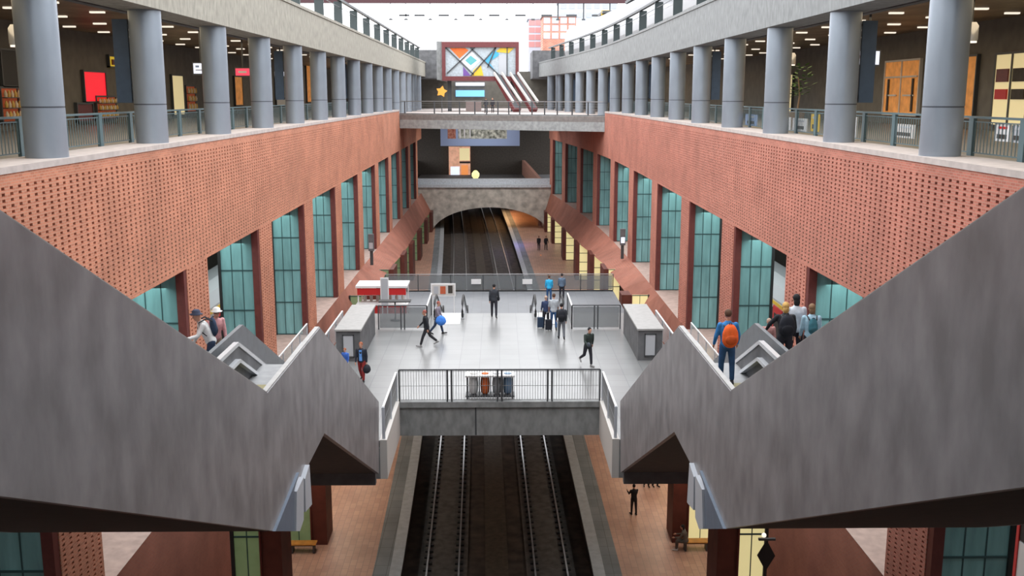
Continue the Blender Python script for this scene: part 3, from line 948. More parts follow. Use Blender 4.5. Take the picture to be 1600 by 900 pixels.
# recycling station behind the front railing
root = empty('recycling_station', (-.28 - .1, YM0 + .55, ZM))
b = MB(); b.box(-.98, .98, -.33, .33, .95, 1.01); b.build('top_panel', M['white'], root)
b = MB(); b.box(-.98, .98, -.3, .3, .12, .18); b.build('lower_shelf', M['darksteel'], root)
for i in range(2):
    for j in (-1, 1):
        MB().box((-.92, .88)[i], (-.88, .92)[i], j * .27 - .02, j * .27 + .02, 0, .95).build('leg', M['darksteel'], root)
for x in (-.43, .02, .5):
    MB().box(x - .02, x + .02, -.27, .27, .15, .95).build('divider', M['darksteel'], root)
for x, c, nm in ((-.66, 'white', 'pale'), (-.2, 'orange', 'orange'), (.27, 'ltgrey', 'grey'), (.7, 'blueb', 'blue')):
    if c == 'blueb': M['blueb'] = mat('blue_grey_bag', (.16, .27, .42), .4)
    bb = MB().lathe((x, 0, .2), [(.11, 0), (.17, .06), (.19, .4), (.16, .74)], 14).build('bin_bag', M[c], root)
    bb['label'] = nm + ' bin bag'
    MB().lathe((x, 0, 1.01), [(.13, 0), (.15, .015), (.12, .03)], 16).build('opening_ring', M['white' if c == 'white' else c] if c != 'white' else M['offwhite'], root)
tag(root, 'white-topped recycling station with orange and blue bags behind the mezzanine railing', 'recycling station')

# kiosk and boards on the left of the cross hall
root = empty('drinks_kiosk', (-7.0, 62.5, ZL1))
b = MB(); b.box(-1.9, 1.3, -1.0, .9, 2.15, 2.28); b.build('canopy', M['white'], root)
b = MB(); b.box(-1.8, 1.2, -.95, -.85, 1.7, 2.1); b.build('sign_band', M['red'], root)
b = MB(); b.box(-1.8, 1.2, -.9, -.3, 0, 1.05); b.cur = 0; b.build('counter', M['red'], root)
b = MB(); b.box(-1.9, 1.3, -1.0, -.2, 1.05, 1.12); b.build('counter_top', M['white'], root)
for x in (-1.8, 1.15):
    for y in (-.85, .8): MB().box(x, x + .07, y, y + .07, 0, 2.15).build('corner_post', M['white'], root)
b = MB()
for k in range(7): b.lathe((-1.5 + k * .4, .3, 1.1), [(.1, 0), (.1, .28), (.04, .36)], 10)
b.box(-1.7, 1.1, .1, .6, 1.0, 1.1); b.build('display_shelf', M['offwhite'], root)
tag(root, 'red and white kiosk with flat canopy beside the brick wall', 'kiosk')
root = empty('bistro_table', tuple(U(628, 505, Z=ZM + 0)[:2]) + (ZM,))
root.location = (-5.6, 53.2, ZM)
MB().lathe((0, 0, 0), [(.28, 0), (.28, .03), (.04, .05), (.04, 1.05)], 16).build('pedestal', M['darksteel'], root)
b = MB(); b.box(-.85, .85, -.3, .3, 1.05, 1.1); b.build('tabletop', M['black'], root)
tag(root, 'tall black standing table behind the dark railing near the kiosk', 'table')
def board(name, u0, v0, u1, v1, Y, zf, frame, face, label, cat, marks=None, thick=.08):
    a, b_ = U(u0, v0, Y=Y), U(u1, v1, Y=Y)
    root = empty(name, ((a.x + b_.x) / 2, Y, zf))
    x0, x1, z0, z1 = a.x - root.location.x, b_.x - root.location.x, b_.z - zf, a.z - zf
    MB().box(x0, x1, -thick / 2, thick / 2, z0, z1).build('frame', frame, root)
    e = min(x1 - x0, z1 - z0) * .1
    MB().box(x0 + e, x1 - e, -thick / 2 - .012, -thick / 2, z0 + e, z1 - e).build('face', face, root)
    for x in (x0 + .1, x1 - .1):
        if z0 > .05: MB().box(x - .03, x + .03, -.03, .03, 0, z0).build('leg', frame, root)
    if marks:
        for (a0, b0, a1, b1, m) in marks:
            MB().box(x0 + (x1 - x0) * a0, x0 + (x1 - x0) * a1, -thick / 2 - .025, -thick / 2 - .013, z0 + (z1 - z0) * b0, z0 + (z1 - z0) * b1).build('picture', m, root)
    tag(root, label, cat)
    return root
board('notice_board', 673, 443, 712, 463, 64.0, ZL1, M['white'], M['offwhite'], 'white framed notice board with small pictures at the far railing', 'notice board',
      [(.12, .2, .3, .8, M['ltgrey']), (.38, .2, .6, .8, M['goods']), (.7, .25, .88, .85, M['dark'])])
board('information_panel', 594, 434, 608, 478, 61.0, ZL1, M['white'], M['ltgrey'], 'tall blue-grey information panel with white edge by the kiosk', 'information panel')

# ================================================================== TRAINS ON THE MIDDLE LEVEL
def train(sd, y0, y1, label):
    root = empty('train')
    xa, xb = 14.55, 17.3
    z0 = ZL1 - .3
    def bx(mb, a, b_, *r):
        l_, r__ = sorted((sd * a, sd * b_)); mb.box(l_, r__, *r); return mb
    prof = [(z0, xa + .1), (z0 + .9, xa), (z0 + 3.6, xa), (z0 + 4.15, xa + .35), (z0 + 4.45, xa + .9), (z0 + 4.45, xb - .9), (z0 + 4.15, xb - .35), (z0 + 3.6, xb), (z0, xb)]
    b = MB()
    pl = [(sd * x, z) for z, x in prof]
    b.prism(pl, y0, y1, 'Y')
    b.build('body', M['ltgrey'], root)
    bb = MB(); bx(bb, xa - .02, xa, y0 + .5, y1 - .5, z0 + 1.95, z0 + 3.1); bb.build('window_band', M['black'], root)
    bb = MB(); bx(bb, xa - .025, xa, y0, y1, z0 + 3.3, z0 + 3.48); bb.build('yellow_line', M['yellow'], root)
    bb = MB(); bx(bb, xa - .022, xa, y0, y1, z0 + .7, z0 + 1.9); bb.build('white_panel', M['white'], root)
    y = y0 + 4.2
    while y < y1 - 3:
        dm = MB(); bx(dm, xa - .05, xa + .02, y, y + 1.7, z0 + .3, z0 + 3.25)
        do = dm.build('door', M['red'], root)
        gm = MB(); bx(gm, xa - .06, xa - .05, y + .25, y + 1.45, z0 + 1.6, z0 + 2.9); gm.build('door_window', M['black'], do)
        y += 8.1
    bb = MB(); bx(bb, xa + .3, xb - .3, y0 + .3, y1 - .3, z0 - .3, z0); bb.build('underframe', M['black'], root)
    tag(root, label, 'train')
train(-1, 14, 96, 'train with red doors standing behind the left brick piers')
train(1, 14, 96, 'train with red doors standing behind the right brick piers')

# ================================================================== BILLBOARD UNDER THE BRIDGE, POD, FAR END
a, b_ = U(688, 196, Y=127), U(812, 228, Y=127)
root = empty('billboard', ((a.x + b_.x) / 2, 127, ZD - .6))
w_, h_ = b_.x - a.x, (ZD - .6) - b_.z
MB().box(-w_ / 2, w_ / 2, 0, .25, -h_, 0).build('frame', M['bluepanel'], root)
MB().box(-w_ / 2 + 2.2, w_ / 2 - 1.6, -.05, 0, -h_ + .9, -.4).build('poster', mat('dark_foliage_poster', (.06, .08, .05), .6, col2=(.8, .82, .7), scale=2.2, var=.3), root)
MB().box(-w_ / 2 + .9, -w_ / 2 + 1.9, -.05, 0, -h_ + .9, -.4).build('red_picture', mat('red_poster', (.4, .07, .04), .6, col2=(.65, .3, .2), scale=4, var=.3), root)
lt = MB()
for i, x in enumerate((-w_ / 2 + 2.35, -w_ / 2 + 2.9, -w_ / 2 + 3.6)):
    lt.box(x, x + .16, -.07, -.05, -h_ + 1.0, -.6)
lt.build('stroke', M['white'], root)
tag(root, 'wide blue framed billboard hanging below the street-level bridge', 'billboard')

# lit shop strip far away on the middle level
p0, p1 = U(701, 229, Y=181.5), U(735, 277, Y=181.5)
root = empty('lit_shop', ((p0.x + p1.x) / 2, 181.4, p1.z))
w_, h_ = p1.x - p0.x, p0.z - p1.z
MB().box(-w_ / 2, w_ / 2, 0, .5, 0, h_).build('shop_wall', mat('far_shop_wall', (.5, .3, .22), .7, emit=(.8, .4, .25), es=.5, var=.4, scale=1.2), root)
b = MB(); b.box(0, w_ / 2 - .1, -.05, 0, h_ * .55, h_ * .95); b.build('shop_window', M['cream_e'], root)
b = MB(); b.box(-w_ / 2 + .3, 0, -.05, 0, .1, h_ * .35); b.build('shop_window', M['screen_e'], root)
b = MB(); b.box(0, w_ / 2, -.1, 0, h_ * .46, h_ * .52); b.build('dark_beam', M['black'], root)
b = MB(); b.box(.3, w_ / 2 - .4, -.05, 0, .1, h_ * .4); b.build('shop_window', mat('orange_window', (.7, .25, .08), .5, emit=(1, .35, .1), es=.6), root)
tag(root, 'brightly lit shop front at the far end below the bridge', 'shop front')
p0 = U(743, 268, Y=160)
o = MB().lathe((p0.x, 160, p0.z - 1.3), [(.15, 0), (.3, .15), (.6, .6), (.6, 1.0), (.3, 1.4), (.1, 1.5)], 16).build('globe_lamp', mat('yellow_globe', (.8, .8, .35), .5, emit=(1, .95, .4), es=.9))
tag(o, 'pale yellow lamp standing on the far deck beyond the arch', 'lamp')

# pod with coloured glass
YP = 134.0
a, b_ = U(690, 65, Y=YP), U(811, 126, Y=YP)
root = empty('glazed_pod', ((a.x + b_.x) / 2, YP, b_.z))
w_, h_ = b_.x - a.x, a.z - b_.z
fr = MB()
fr.box(-w_ / 2, w_ / 2, 0, 12, 0, .55); fr.box(-w_ / 2, w_ / 2, 0, 12, h_ - .7, h_)
fr.box(-w_ / 2, -w_ / 2 + .45, 0, 12, .55, h_ - .7); fr.box(w_ / 2 - .45, w_ / 2, 0, 12, .55, h_ - .7)
fr.build('pod_frame', M['redframe'], root)
sdw = MB(); sdw.box(-w_ / 2 - .7, -w_ / 2, .4, 12, .1, h_ + .05); sdw.build('side_wall', M['conc'], root)
MB().box(-w_ / 2 + .45, w_ / 2 - .45, .5, .6, .55, h_ - .7).build('glass_wall', mat('pod_pale_glass', (.42, .48, .52), .25, var=.15), root)
gx0, gx1, gz0, gz1 = -w_ / 2 + .45, w_ / 2 - .45, .55, h_ - .7
def G(s_, t_): return (gx0 + (gx1 - gx0) * s_, gz0 + (gz1 - gz0) * t_)
PN = [0]
def pane(pts, m, nm='coloured_pane'):
    PN[0] += 1
    b = MB(); b.prism([G(*p) for p in pts], .49 - PN[0] * .012, .5, 'Y'); b.build(nm, m, root)
pane([(.2, .58), (.36, .9), (.50, .55), (.36, .22)], M['white'])
pane([(.28, .55), (.36, .72), (.45, .55), (.36, .38)], M['teal'])
pane([(.20, .62), (.06, .98), (.28, .98), (.33, .9)], M['orange'])
pane([(.25, .02), (.25, .34), (.36, .02)], M['purple'])
pane([(.37, .02), (.40, .22), (.50, .42), (.54, .02)], M['yellow'])
pane([(.55, .55), (.70, .92), (.78, .75), (.62, .5), (.70, .22)], M['cyan'])
pane([(.72, .85), (.78, .98), (.98, .98), (.9, .8)], M['yellow'])
pane([(.76, .03), (.76, .75), (.87, .75), (.87, .03)], M['ltgrey'])
cr = MB()
for (p, q_) in (((0, 1), (.4, .06)), ((.02, .1), (.42, 1)), ((.36, .02), (.72, 1)), ((.36, .98), (.76, .05)), ((0.6, .3), (.72, 1))):
    A, B = G(*p), G(*q_)
    cr.bar((A[0], .38, A[1]), (B[0], .38, B[1]), .12, .16)
A, B = G(.88, 0), G(.88, 1); cr.bar((A[0], .38, A[1]), (B[0], .38, B[1]), .12, .12)
cr.build('cross_bar', M['darksteel'], root)
for x in (-w_ / 2 + .8, w_ / 2 - .8):
    MB().box(x - .25, x + .25, 3, 3.5, -(b_.z - ZD), 0).build('support_post', M['darksteel'], root)
tag(root, 'dark red framed glazed pod with coloured diamond panes above the far deck', 'glazed pod')
# escalators from the pod down to the deck
for i, (u0, u1) in enumerate(((772, 802), (797, 828))):
    t0, t1 = U(u0, 120, Y=YP - .3), U(u1, 166, Y=YP - 5.0)
    er = empty('escalator')
    dx = 1.0
    for s_ in (0, dx):
        q0, q1 = Vector((t0.x + s_, t0.y, t0.z + .5)), Vector((t1.x + s_, t1.y, max(t1.z, ZD) + .55))
        MB().bar(q0, q1, .18, .28).build('balustrade', M['offwhite'], er)
    q0, q1 = Vector((t0.x + dx / 2, t0.y, t0.z)), Vector((t1.x + dx / 2, t1.y, ZD + .25))
    MB().bar(q0, q1, dx, .5).build('truss', M['redframe'], er)
    MB().bar(q0 + Vector((0, -.02, .28)), q1 + Vector((0, -.02, .28)), dx * .7, .06).build('steps', M['darksteel'], er)
    tag(er, '%s escalator sloping down from the pod onto the bridge deck' % ('upper' if i == 0 else 'outer'), 'escalator', 'pod escalators')

# far end wall of the plaza behind the pod with its lit shops
pw = MB(); pw.box(-30, 24, 172, 173, ZD, 5.5); struct(pw.build('wall_plaza_end', M['shopwall']))
for sd in (-1, 1):
    eb = MB()
    if sd < 0: eb.box(-30, -8.2, 158, 172, 4.2, 8.4)
    else: eb.box(5.2, 24, 160, 172, 4.2, 8.4)
    struct(eb.build('wall_end_block_' + SIDE[sd], M['conc_d']))
o = MB()
a, b_ = U(712, 141, Y=171.8), U(757, 151, Y=171.8)
o.box(a.x, b_.x, 171.6, 172.0, b_.z, a.z); o = o.build('shop_sign', M['blue_e'])
tag(o, 'pale blue lit shop sign under the pod', 'shop sign')
a, b_ = U(712, 129, Y=171.8), U(757, 134, Y=171.8)
o = MB().box(a.x, b_.x, 171.5, 172.0, b_.z, a.z).build('shop_sign', M['screen_e'])
tag(o, 'white lit shop sign just beneath the pod floor', 'shop sign')
a, b_ = U(728, 158, Y=140), U(752, 171, Y=140)
root = empty('counter_box', ((a.x + b_.x) / 2, 140, ZD))
MB().box((a.x - b_.x) / 2, (b_.x - a.x) / 2, -.4, .4, 0, 1.3).build('counter_body', mat('pale_pink_counter', (.6, .48, .46), .6), root)
MB().box((a.x - b_.x) / 2 - .1, (b_.x - a.x) / 2 + .1, -.5, .5, 1.3, 1.38).build('counter_top', M['white'], root)
tag(root, 'pale pink counter standing on the deck under the pod', 'counter')
# orange star ornament
p = U(690, 143, Y=128)
b = MB()
pts = []
for k in range(10):
    rr = .72 if k % 2 == 0 else .42
    pts.append((p.x + rr * math.sin(k * math.pi / 5 + .2), p.z + rr * math.cos(k * math.pi / 5 + .2)))
b.prism(pts, 127.9, 128.15, 'Y')
root = empty('star_sign')
b.build('star', mat('orange_star', (.85, .38, .05), .5), root)
MB().tube([(p.x, 128.1, ZD), (p.x, 128.1, p.z)], .06, 8).build('pole', M['darksteel'], root)
tag(root, 'orange star-shaped sign on a pole beside the bridge deck', 'sign')

# ================================================================== ROOF TRUSS, BACKGROUND BUILDINGS, UPPER TRAIN
YT = 150.0
root = empty('roof_truss')
a, b_ = U(540, 4, Y=YT), U(985, 4, Y=YT)
MB().box(a.x - 8, b_.x + 8, YT, YT + .6, a.z - .05, a.z + 1.6).build('main_beam', mat('maroon_truss', (.06, .015, .02), .5), root)
zz = U(700, 24, Y=YT).z
for u in (610, 634, 672, 712, 751, 792, 833, 872, 912, 953):
    q = U(u, 24, Y=YT)
    MB().box(q.x - .09, q.x + .09, YT + .2, YT + .38, zz - .5, a.z).build('hanger_rod', M['ltgrey'] if u < 860 else M['darksteel'], root)
    MB().box(q.x - .25, q.x + .25, YT + .15, YT + .45, zz - .65, zz - .45).build('rod_clamp', M['darksteel'], root)
    MB().box(q.x + 1.2, q.x + 2.7, YT + .2, YT + .35, zz - .12, zz + .16).build('light_bar', M['darksteel'], root)
MB().box(a.x, b_.x - 3, YT + .24, YT + .3, zz - .03, zz + .03).build('tie_wire', M['ltgrey'], root)
for x in (a.x - 7.5, b_.x + 7.5):
    MB().box(x - .4, x + .4, YT, YT + .6, 6.3, a.z).build('truss_post', M['redframe'], root)
tag(root, 'maroon roof truss with hanging rods crossing above the far end', 'roof truss')

def building(name, u0, v0, u1, v1, Y, wallm, label, nx, nz, wm, roofm=None, depth=12):
    a, b_ = U(u0, v0, Y=Y), U(u1, v1, Y=Y)
    root = empty(name, (a.x, Y, 0))
    w_ = b_.x - a.x
    MB().box(0, w_, 0, depth, 0, a.z).build('facade', wallm, root)
    MB().box(-.3, w_ + .3, -.3, depth, a.z, a.z + .5).build('roof_edge', roofm or M['ltgrey'], root)
    zb = b_.z
    for i in range(nx):
        for j in range(nz):
            x = w_ * (i + .5) / nx; z = zb + (a.z - zb) * (j + .5) / nz
            MB().box(x - .8, x + .8, -.08, 0, z - .7, z + .7).build('window', wm, root)
    tag(root, label, 'building')
building('apartment_building', 848, 26, 900, 62, 260, M['brickfar'], 'orange brick apartment building rising beyond the upper train', 4, 3, M['paleblock'])
building('office_building', 826, 30, 846, 75, 275, M['paleblock'], 'narrow pale blue office building next to the orange brick one', 2, 4, mat('pinkish_panel', (.6, .3, .3), .6))
building('apartment_building', 874, 3, 965, 30, 300, M['paleblock'], 'pale building standing behind and above the orange brick one', 7, 2, M['ltgrey'])

# white train on the upper level, right
root = empty('train')
b = MB()
ys = frange(40, 150, 5)
b.sweep(1, ys, [(2.6, 7.0), (2.45, 7.8), (2.45, 10.0), (2.8, 10.9), (3.4, 11.2), (4.6, 11.2), (5.2, 10.9), (5.5, 10.0), (5.5, 7.0)])
b.build('body', mat('white_train_body', (.30, .30, .31), .4), root)
b = MB(); b.sweep(1, ys, [(2.43, 8.6), (2.43, 9.4), (2.46, 9.4), (2.46, 8.6)]); b.build('window_band', mat('pale_tinted_window', (.2, .22, .24), .2), root)
for y in (70, 88, 106, 124):
    w = wf(1, y)
    MB().box(w + 2.9, w + 5, y, y + 6, 11.2, 11.5).build('roof_unit', M['darksteel'], root)
MB().sweep(1, ys, [(2.9, 6.3), (2.9, 7.0), (5.2, 7.0), (5.2, 6.3)]).build('underframe', M['darksteel'], root)
tag(root, 'long white train on the upper tracks above the right concrete beam', 'train')
p = U(946, 24, X=12.8)
root = empty('track_sign', (12.8, p.y, 6.3))
MB().box(-.05, .05, -.05, .05, 0, p.z - 6.3).build('pole', M['darksteel'], root)
MB().box(-.5, .5, -.04, .04, p.z - 6.3 - .6, p.z - 6.3 + .6).build('sign_plate', M['yellow'], root)
tag(root, 'yellow sign plate in front of the upper white train', 'sign')

# ================================================================== GALLERY CONTENTS
n = 0
for sd in (-1, 1):
    for i, xo in enumerate((3.2, 5.8, 8.4, 10.8)):
        y = 24 + (i % 2) * 2.2
        while y < 100:
            w = wf(sd, y) + xo
            o = MB().box(sd * w - .3, sd * w + .3, y - .1, y + .1, 5.03, 5.1).build('ceiling_light', M['lamp'])
            tag(o, 'short white ceiling light in the brown ceiling of the %s street-level gallery' % SIDE[sd], 'ceiling light', '%s gallery ceiling lights' % SIDE[sd])
            y += 4.6
    # air duct
    o = MB()
    o.sweep(sd, frange(18, 110, 6), [(2.0, 4.5), (2.0, 4.85), (2.3, 4.85), (2.3, 4.5)])
    o = o.build('cable_tray', M['conc_d'])
    tag(o, 'long grey cable tray under the ceiling of the %s gallery' % SIDE[sd], 'cable tray')

def wallthing(name, sd, u0, v0, u1, v1, face, label, cat, X=22.6, frame=None, bars=0, extra=None):
    X = 23.12
    a, b_ = U(u0, v0, X=sd * X), U(u1, v1, X=sd * X)
    y0, y1 = sorted((a.y, b_.y)); z1, z0 = a.z, b_.z
    z0 = max(z0, 0.0); 
    root = empty(name, (sd * X, (y0 + y1) / 2, z0))
    h, L2 = z1 - z0, (y1 - y0) / 2
    o1, o2 = sorted((0, sd * .12))
    MB().box(o1, o2, -L2, L2, 0, h).build('face', face, root)
    fm = frame or M['darksteel']
    fr = MB(); q1, q2 = sorted((-sd * .06, sd * .12))
    for (ya, yb_, za, zc) in ((-L2 - .1, -L2, 0, h), (L2, L2 + .1, 0, h), (-L2 - .1, L2 + .1, h, h + .1), (-L2 - .1, L2 + .1, -.0, .08)):
        fr.box(q1, q2, ya, yb_, za, zc)
    for k in range(bars):
        y = -L2 + 2 * L2 * (k + 1) / (bars + 1); fr.box(q1, q2, y - .05, y + .05, 0, h)
    fr.build('frame', fm, root)
    if extra:
        for (a0, b0, a1, b1, m) in extra:
            MB().box(*sorted((-sd * .09, -sd * .02)), -L2 + 2 * L2 * a0, -L2 + 2 * L2 * a1, h * b0, h * b1).build('picture', m, root)
    if face is M['goods']:
        for r in range(3):
            z = h * (.12 + .3 * r)
            MB().box(*sorted((-sd * .3, 0)), -L2, L2, z, z + .04).build('shelf', M['darksteel'], root)
            it = MB(); it2 = MB()
            nn = max(3, int(L2 * 2 / .32))
            for k in range(nn):
                y = -L2 + 2 * L2 * (k + .5) / nn
                (it if (k + r) % 2 else it2).lathe((-sd * .15, y, z + .04), [(.07, 0), (.09, h * .1), (.05, h * .16), (.03, h * .2)], 8)
            for q_, m__ in ((it, 'goods_b'), (it2, 'goods_c')):
                o = q_.build('goods', M[m__], root); o['kind'] = 'stuff'
    tag(root, label, cat)
    return root
wallthing('shop_window', -1, 0, 138, 55, 190, M['goods'], 'reddish display window low behind the first left column', 'shop window', X=20, bars=1)
wallthing('arched_window', -1, 0, 78, 48, 137, M['black'], 'black arched opening above the reddish display window', 'window', X=21)
wallthing('poster', -1, 130, 112, 167, 160, M['red_e'], 'bright red lit poster in the left gallery', 'poster')
wallthing('shop_sign', -1, 170, 88, 207, 108, M['yellow_e'], 'yellow shop sign with dark red letters in the left gallery', 'sign', X=19,
          extra=[(.08 + k * .18, .25, .18 + k * .18, .75, M['redframe']) for k in range(5)])
wallthing('shop_counter', -1, 150, 152, 182, 186, M['goods'], 'small shop counter with bright goods below the red poster', 'counter', X=19.5)
wallthing('shop_counter', -1, 120, 163, 146, 190, M['redframe'], 'dark red counter beside the bright goods counter', 'counter', X=19.5)
wallthing('shop_window', -1, 268, 118, 289, 180, M['cream_e'], 'cream lit shop doorway between second and third left columns', 'shop window', X=21)
wallthing('shop_window', -1, 290, 135, 306, 175, M['goods'], 'shop display with goods right beside the cream doorway', 'shop window', X=21)
wallthing('shop_window', -1, 366, 120, 380, 165, M['wood_e'], 'orange lit shop window under the pink sign', 'shop window', X=21)
wallthing('shop_window', -1, 430, 112, 447, 165, M['offwhite'], 'pale shop window between fourth and fifth left columns', 'shop window', X=21)
wallthing('shop_window', -1, 478, 100, 488, 160, M['wood_e'], 'orange lit shop window between fifth and sixth left columns', 'shop window', X=21)
wallthing('double_door', 1, 1385, 98, 1432, 182, M['wood_e'], 'wooden double door glowing orange in the right gallery', 'door', frame=M['offwhite'], bars=1,
          extra=[(.03, .70, .97, .73, M['offwhite']), (.12, .08, .16, .68, M['dark']), (.84, .08, .88, .68, M['dark']), (.1, .36, .4, .39, M['offwhite']), (.6, .36, .9, .39, M['offwhite'])])
wallthing('shop_doorway', 1, 1499, 90, 1519, 188, M['wood_e'], 'tall pale pink doorway with orange light behind the first right column', 'doorway')
wallthing('shop_window', 1, 1558, 86, 1600, 200, M['cream_e'], 'cream shop window with framed pictures at the right edge', 'shop window', frame=M['darksteel'], bars=1,
          extra=[(.06, .62, .42, .8, M['dark']), (.56, .62, .92, .8, M['redframe']), (.06, .38, .42, .52, M['dark']), (.56, .38, .92, .52, M['red'])])
wallthing('shop_window', 1, 1220, 118, 1236, 182, M['cream_e'], 'golden lit window behind the potted plant in the right gallery', 'shop window')
wallthing('shop_window', 1, 1105, 118, 1117, 170, M['wood_e'], 'orange lit window between fifth and sixth right columns', 'shop window')
wallthing('shop_window', 1, 1140, 100, 1150, 175, M['offwhite'], 'pale narrow window behind the fourth right column', 'shop window')

def hangscreen(sd, u0, v0, u1, v1, X, face, label, extra=None, cat='screen'):
    yv_ = U((u0 + u1) / 2, v0, X=sd * X).y
    a, b_ = U(u0, v0, Y=yv_), U(u1, v1, Y=yv_)
    root = empty('hanging_screen', ((a.x + b_.x) / 2, yv_, a.z))
    w_, h_ = (b_.x - a.x) / 2, a.z - b_.z
    MB().box(-w_ - .06, w_ + .06, 0, .2, -h_ - .08, .06).build('casing', M['darksteel'], root)
    MB().box(-w_, w_, -.02, 0, -h_, 0).build('display', face, root)
    MB().tube([(0, .1, 0), (0, .1, 5.1 - a.z)], .05, 8).build('hanger', M['darksteel'], root)
    for (a0, b0, a1, b1, m) in (extra or []):
        MB().box(-w_ + 2 * w_ * a0, -w_ + 2 * w_ * a1, -.035, -.02, -h_ + h_ * b0, -h_ + h_ * b1).build('display_mark', m, root)
    tag(root, label, cat)
hangscreen(-1, 302, 99, 325, 115, 15, M['screen_e'], 'white information screen hanging between second and third left columns', [(.15, .6, .4, .8, M['bluepanel']), (.15, .3, .8, .4, M['ltgrey'])])
hangscreen(-1, 368, 107, 390, 118, 15.5, M['pink_e'], 'pink lit sign hanging between third and fourth left columns', [(.2, .35, .8, .65, M['white'])], 'sign')
hangscreen(-1, 429, 112, 447, 119, 15.5, M['screen_e'], 'white lit sign hanging between fourth and fifth left columns', None, 'sign')
hangscreen(1, 1342, 80, 1373, 101, 15, M['screen_e'], 'white screen with red emblem beside the second right column', [(.05, .5, .7, .7, M['red']), (.2, .68, .6, .82, M['red']), (.15, .2, .8, .3, M['bluepanel'])])
hangscreen(1, 1112, 120, 1119, 131, 15, M['blue_e'], 'small blue lit sign between fifth and fourth right columns', None, 'sign')
# can lamps
for (sd, u, v, X, lb) in ((-1, 25, 55, 15, 'silver can lamp hanging left of the first left column'), (1, 1518, 50, 16, 'silver can lamp hanging just past the first right column'), (1, 1237, 92, 16, 'silver can lamp hanging between second and third right columns')):
    p = U(u, v, X=sd * X)
    root = empty('can_lamp', p)
    MB().lathe((0, 0, -.3), [(.2, 0), (.22, .05), (.22, .5), (.14, .62)], 20).build('lamp_can', M['silver'], root)
    MB().tube([(0, 0, .3), (0, 0, 5.1 - p.z)], .03, 8).build('stem', M['darksteel'], root)
    MB().lathe((0, 0, -.36), [(.19, 0), (.19, .06)], 20).build('lens', M['lamp'], root)
    tag(root, lb, 'lamp')
# stone portal arch (spandrel strips) on right wall and plant
root = empty('potted_plant', (15.3, 52.5, 0))
MB().lathe((0, 0, 0), [(.28, 0), (.4, .7), (.42, .75), (.36, .75)], 20).build('pot', M['pot'], root)
MB().tube([(0, 0, .7), (.1, .05, 1.6), (.0, .1, 2.5)], [.05, .04, .03], 8).build('stem', M['pot'], root)
lv = MB()
for k in range(130):
    a1, zz_ = random.uniform(0, 6.28), random.uniform(1.5, 3.1)
    rr = random.uniform(.05, .85) * (1 - abs(zz_ - 2.4) * .6)
    c = Vector((rr * math.cos(a1), rr * math.sin(a1), zz_))
    dd = Vector((math.cos(a1), math.sin(a1), random.uniform(-.4, .6))).normalized() * random.uniform(.2, .4)
    s_ = dd.cross(Vector((0, 0, 1))).normalized() * .09
    lv.add([c, c + dd * .5 + s_, c + dd, c + dd * .5 - s_], [(0, 1, 2, 3)])
lv.build('foliage', M['lime'], root)
tag(root, 'green potted plant between the second and third right columns', 'plant')
# small poster panels on the right gallery railing
i = 0
for (u0, v0, u1, v1, m, lb) in ((1221, 182, 1235, 204, 'white', 'narrow white poster'), (1239, 184, 1260, 206, 'white', 'broad white poster with dark picture'), (1268, 178, 1279, 206, 'yellow', 'yellow poster'),
                                (1323, 182, 1337, 218, 'white', 'tall white and yellow poster'), (1397, 193, 1428, 217, 'offwhite', 'wide beige menu board'), (1555, 193, 1577, 222, 'white', 'white poster with red heading'), (1583, 195, 1597, 224, 'ltgrey', 'grey poster'),
                                (1148, 165, 1158, 192, 'red', 'small red poster'), (1165, 178, 1182, 197, 'bluepanel', 'pale blue poster')):
    X = 12.87
    a, b_ = U(u0, v0, X=X), U(u1, v1, X=X)
    y0, y1 = sorted((a.y, b_.y))
    root = empty('poster', (X, (y0 + y1) / 2, max(0, b_.z)))
    h = a.z - max(0, b_.z)
    MB().box(0, .04, -(y1 - y0) / 2, (y1 - y0) / 2, 0, h).build('sheet', M[m], root)
    L2 = (y1 - y0) / 2
    MB().box(-.015, 0, -L2 * .6, L2 * .6, h * .15, h * .4).build('picture', M['dark' if m != 'red' else 'white'], root)
    MB().box(-.015, 0, -L2 * .6, L2 * .5, h * .72, h * .85).build('heading', M['red' if 'red' in lb else 'ltgrey'], root)
    tag(root, lb + ' behind the right gallery railing', 'poster', 'posters along the right railing')

# ================================================================== LOWER PLATFORM FURNITURE
benches = {}
for sd in (-1, 1):
    y = 45.0
    root = empty('bench', (sd * 9.25, 44.6, zp(y)))
    b = MB()
    for k in range(5): b.box(-.62, .62, -.25 + k * .1, -.25 + k * .1 + .085, .42, .47)
    b.build('seat', M['wood'], root)
    b = MB(); b.box(-.6, .6, -.2, .2, .36, .42); b.build('seat_frame', M['darksteel'], root)
    for x in (-.5, .5): MB().box(x - .04, x + .04, -.2, .2, 0, .36).build('leg', M['darksteel'], root)
    tag(root, 'orange wooden bench beside the maroon pillar on the %s lower platform' % SIDE[sd], 'bench', 'lower platform benches')
# hanging diamond sign right
p = U(1197, 868, Y=31.5)
root = empty('diamond_sign', p)
b = MB(); b.prism([(0, -.55), (.3, 0), (0, .55), (-.3, 0)], -.03, .03, 'Y'); b.build('sign_plate', M['black'], root)
MB().tube([(0, 0, .5), (0, 0, (ZL1 - 1.5) - p.z)], .03, 8).build('hanger', M['darksteel'], root)
MB().box(-.28, .28, -.05, .05, .55, .62).build('crossbar', M['darksteel'], root)
MB().ball((-.12, -.05, .75), .08).build('light_head', M['lamp'], root)
tag(root, 'black diamond-shaped hanging sign beside the glowing yellow screen', 'sign')
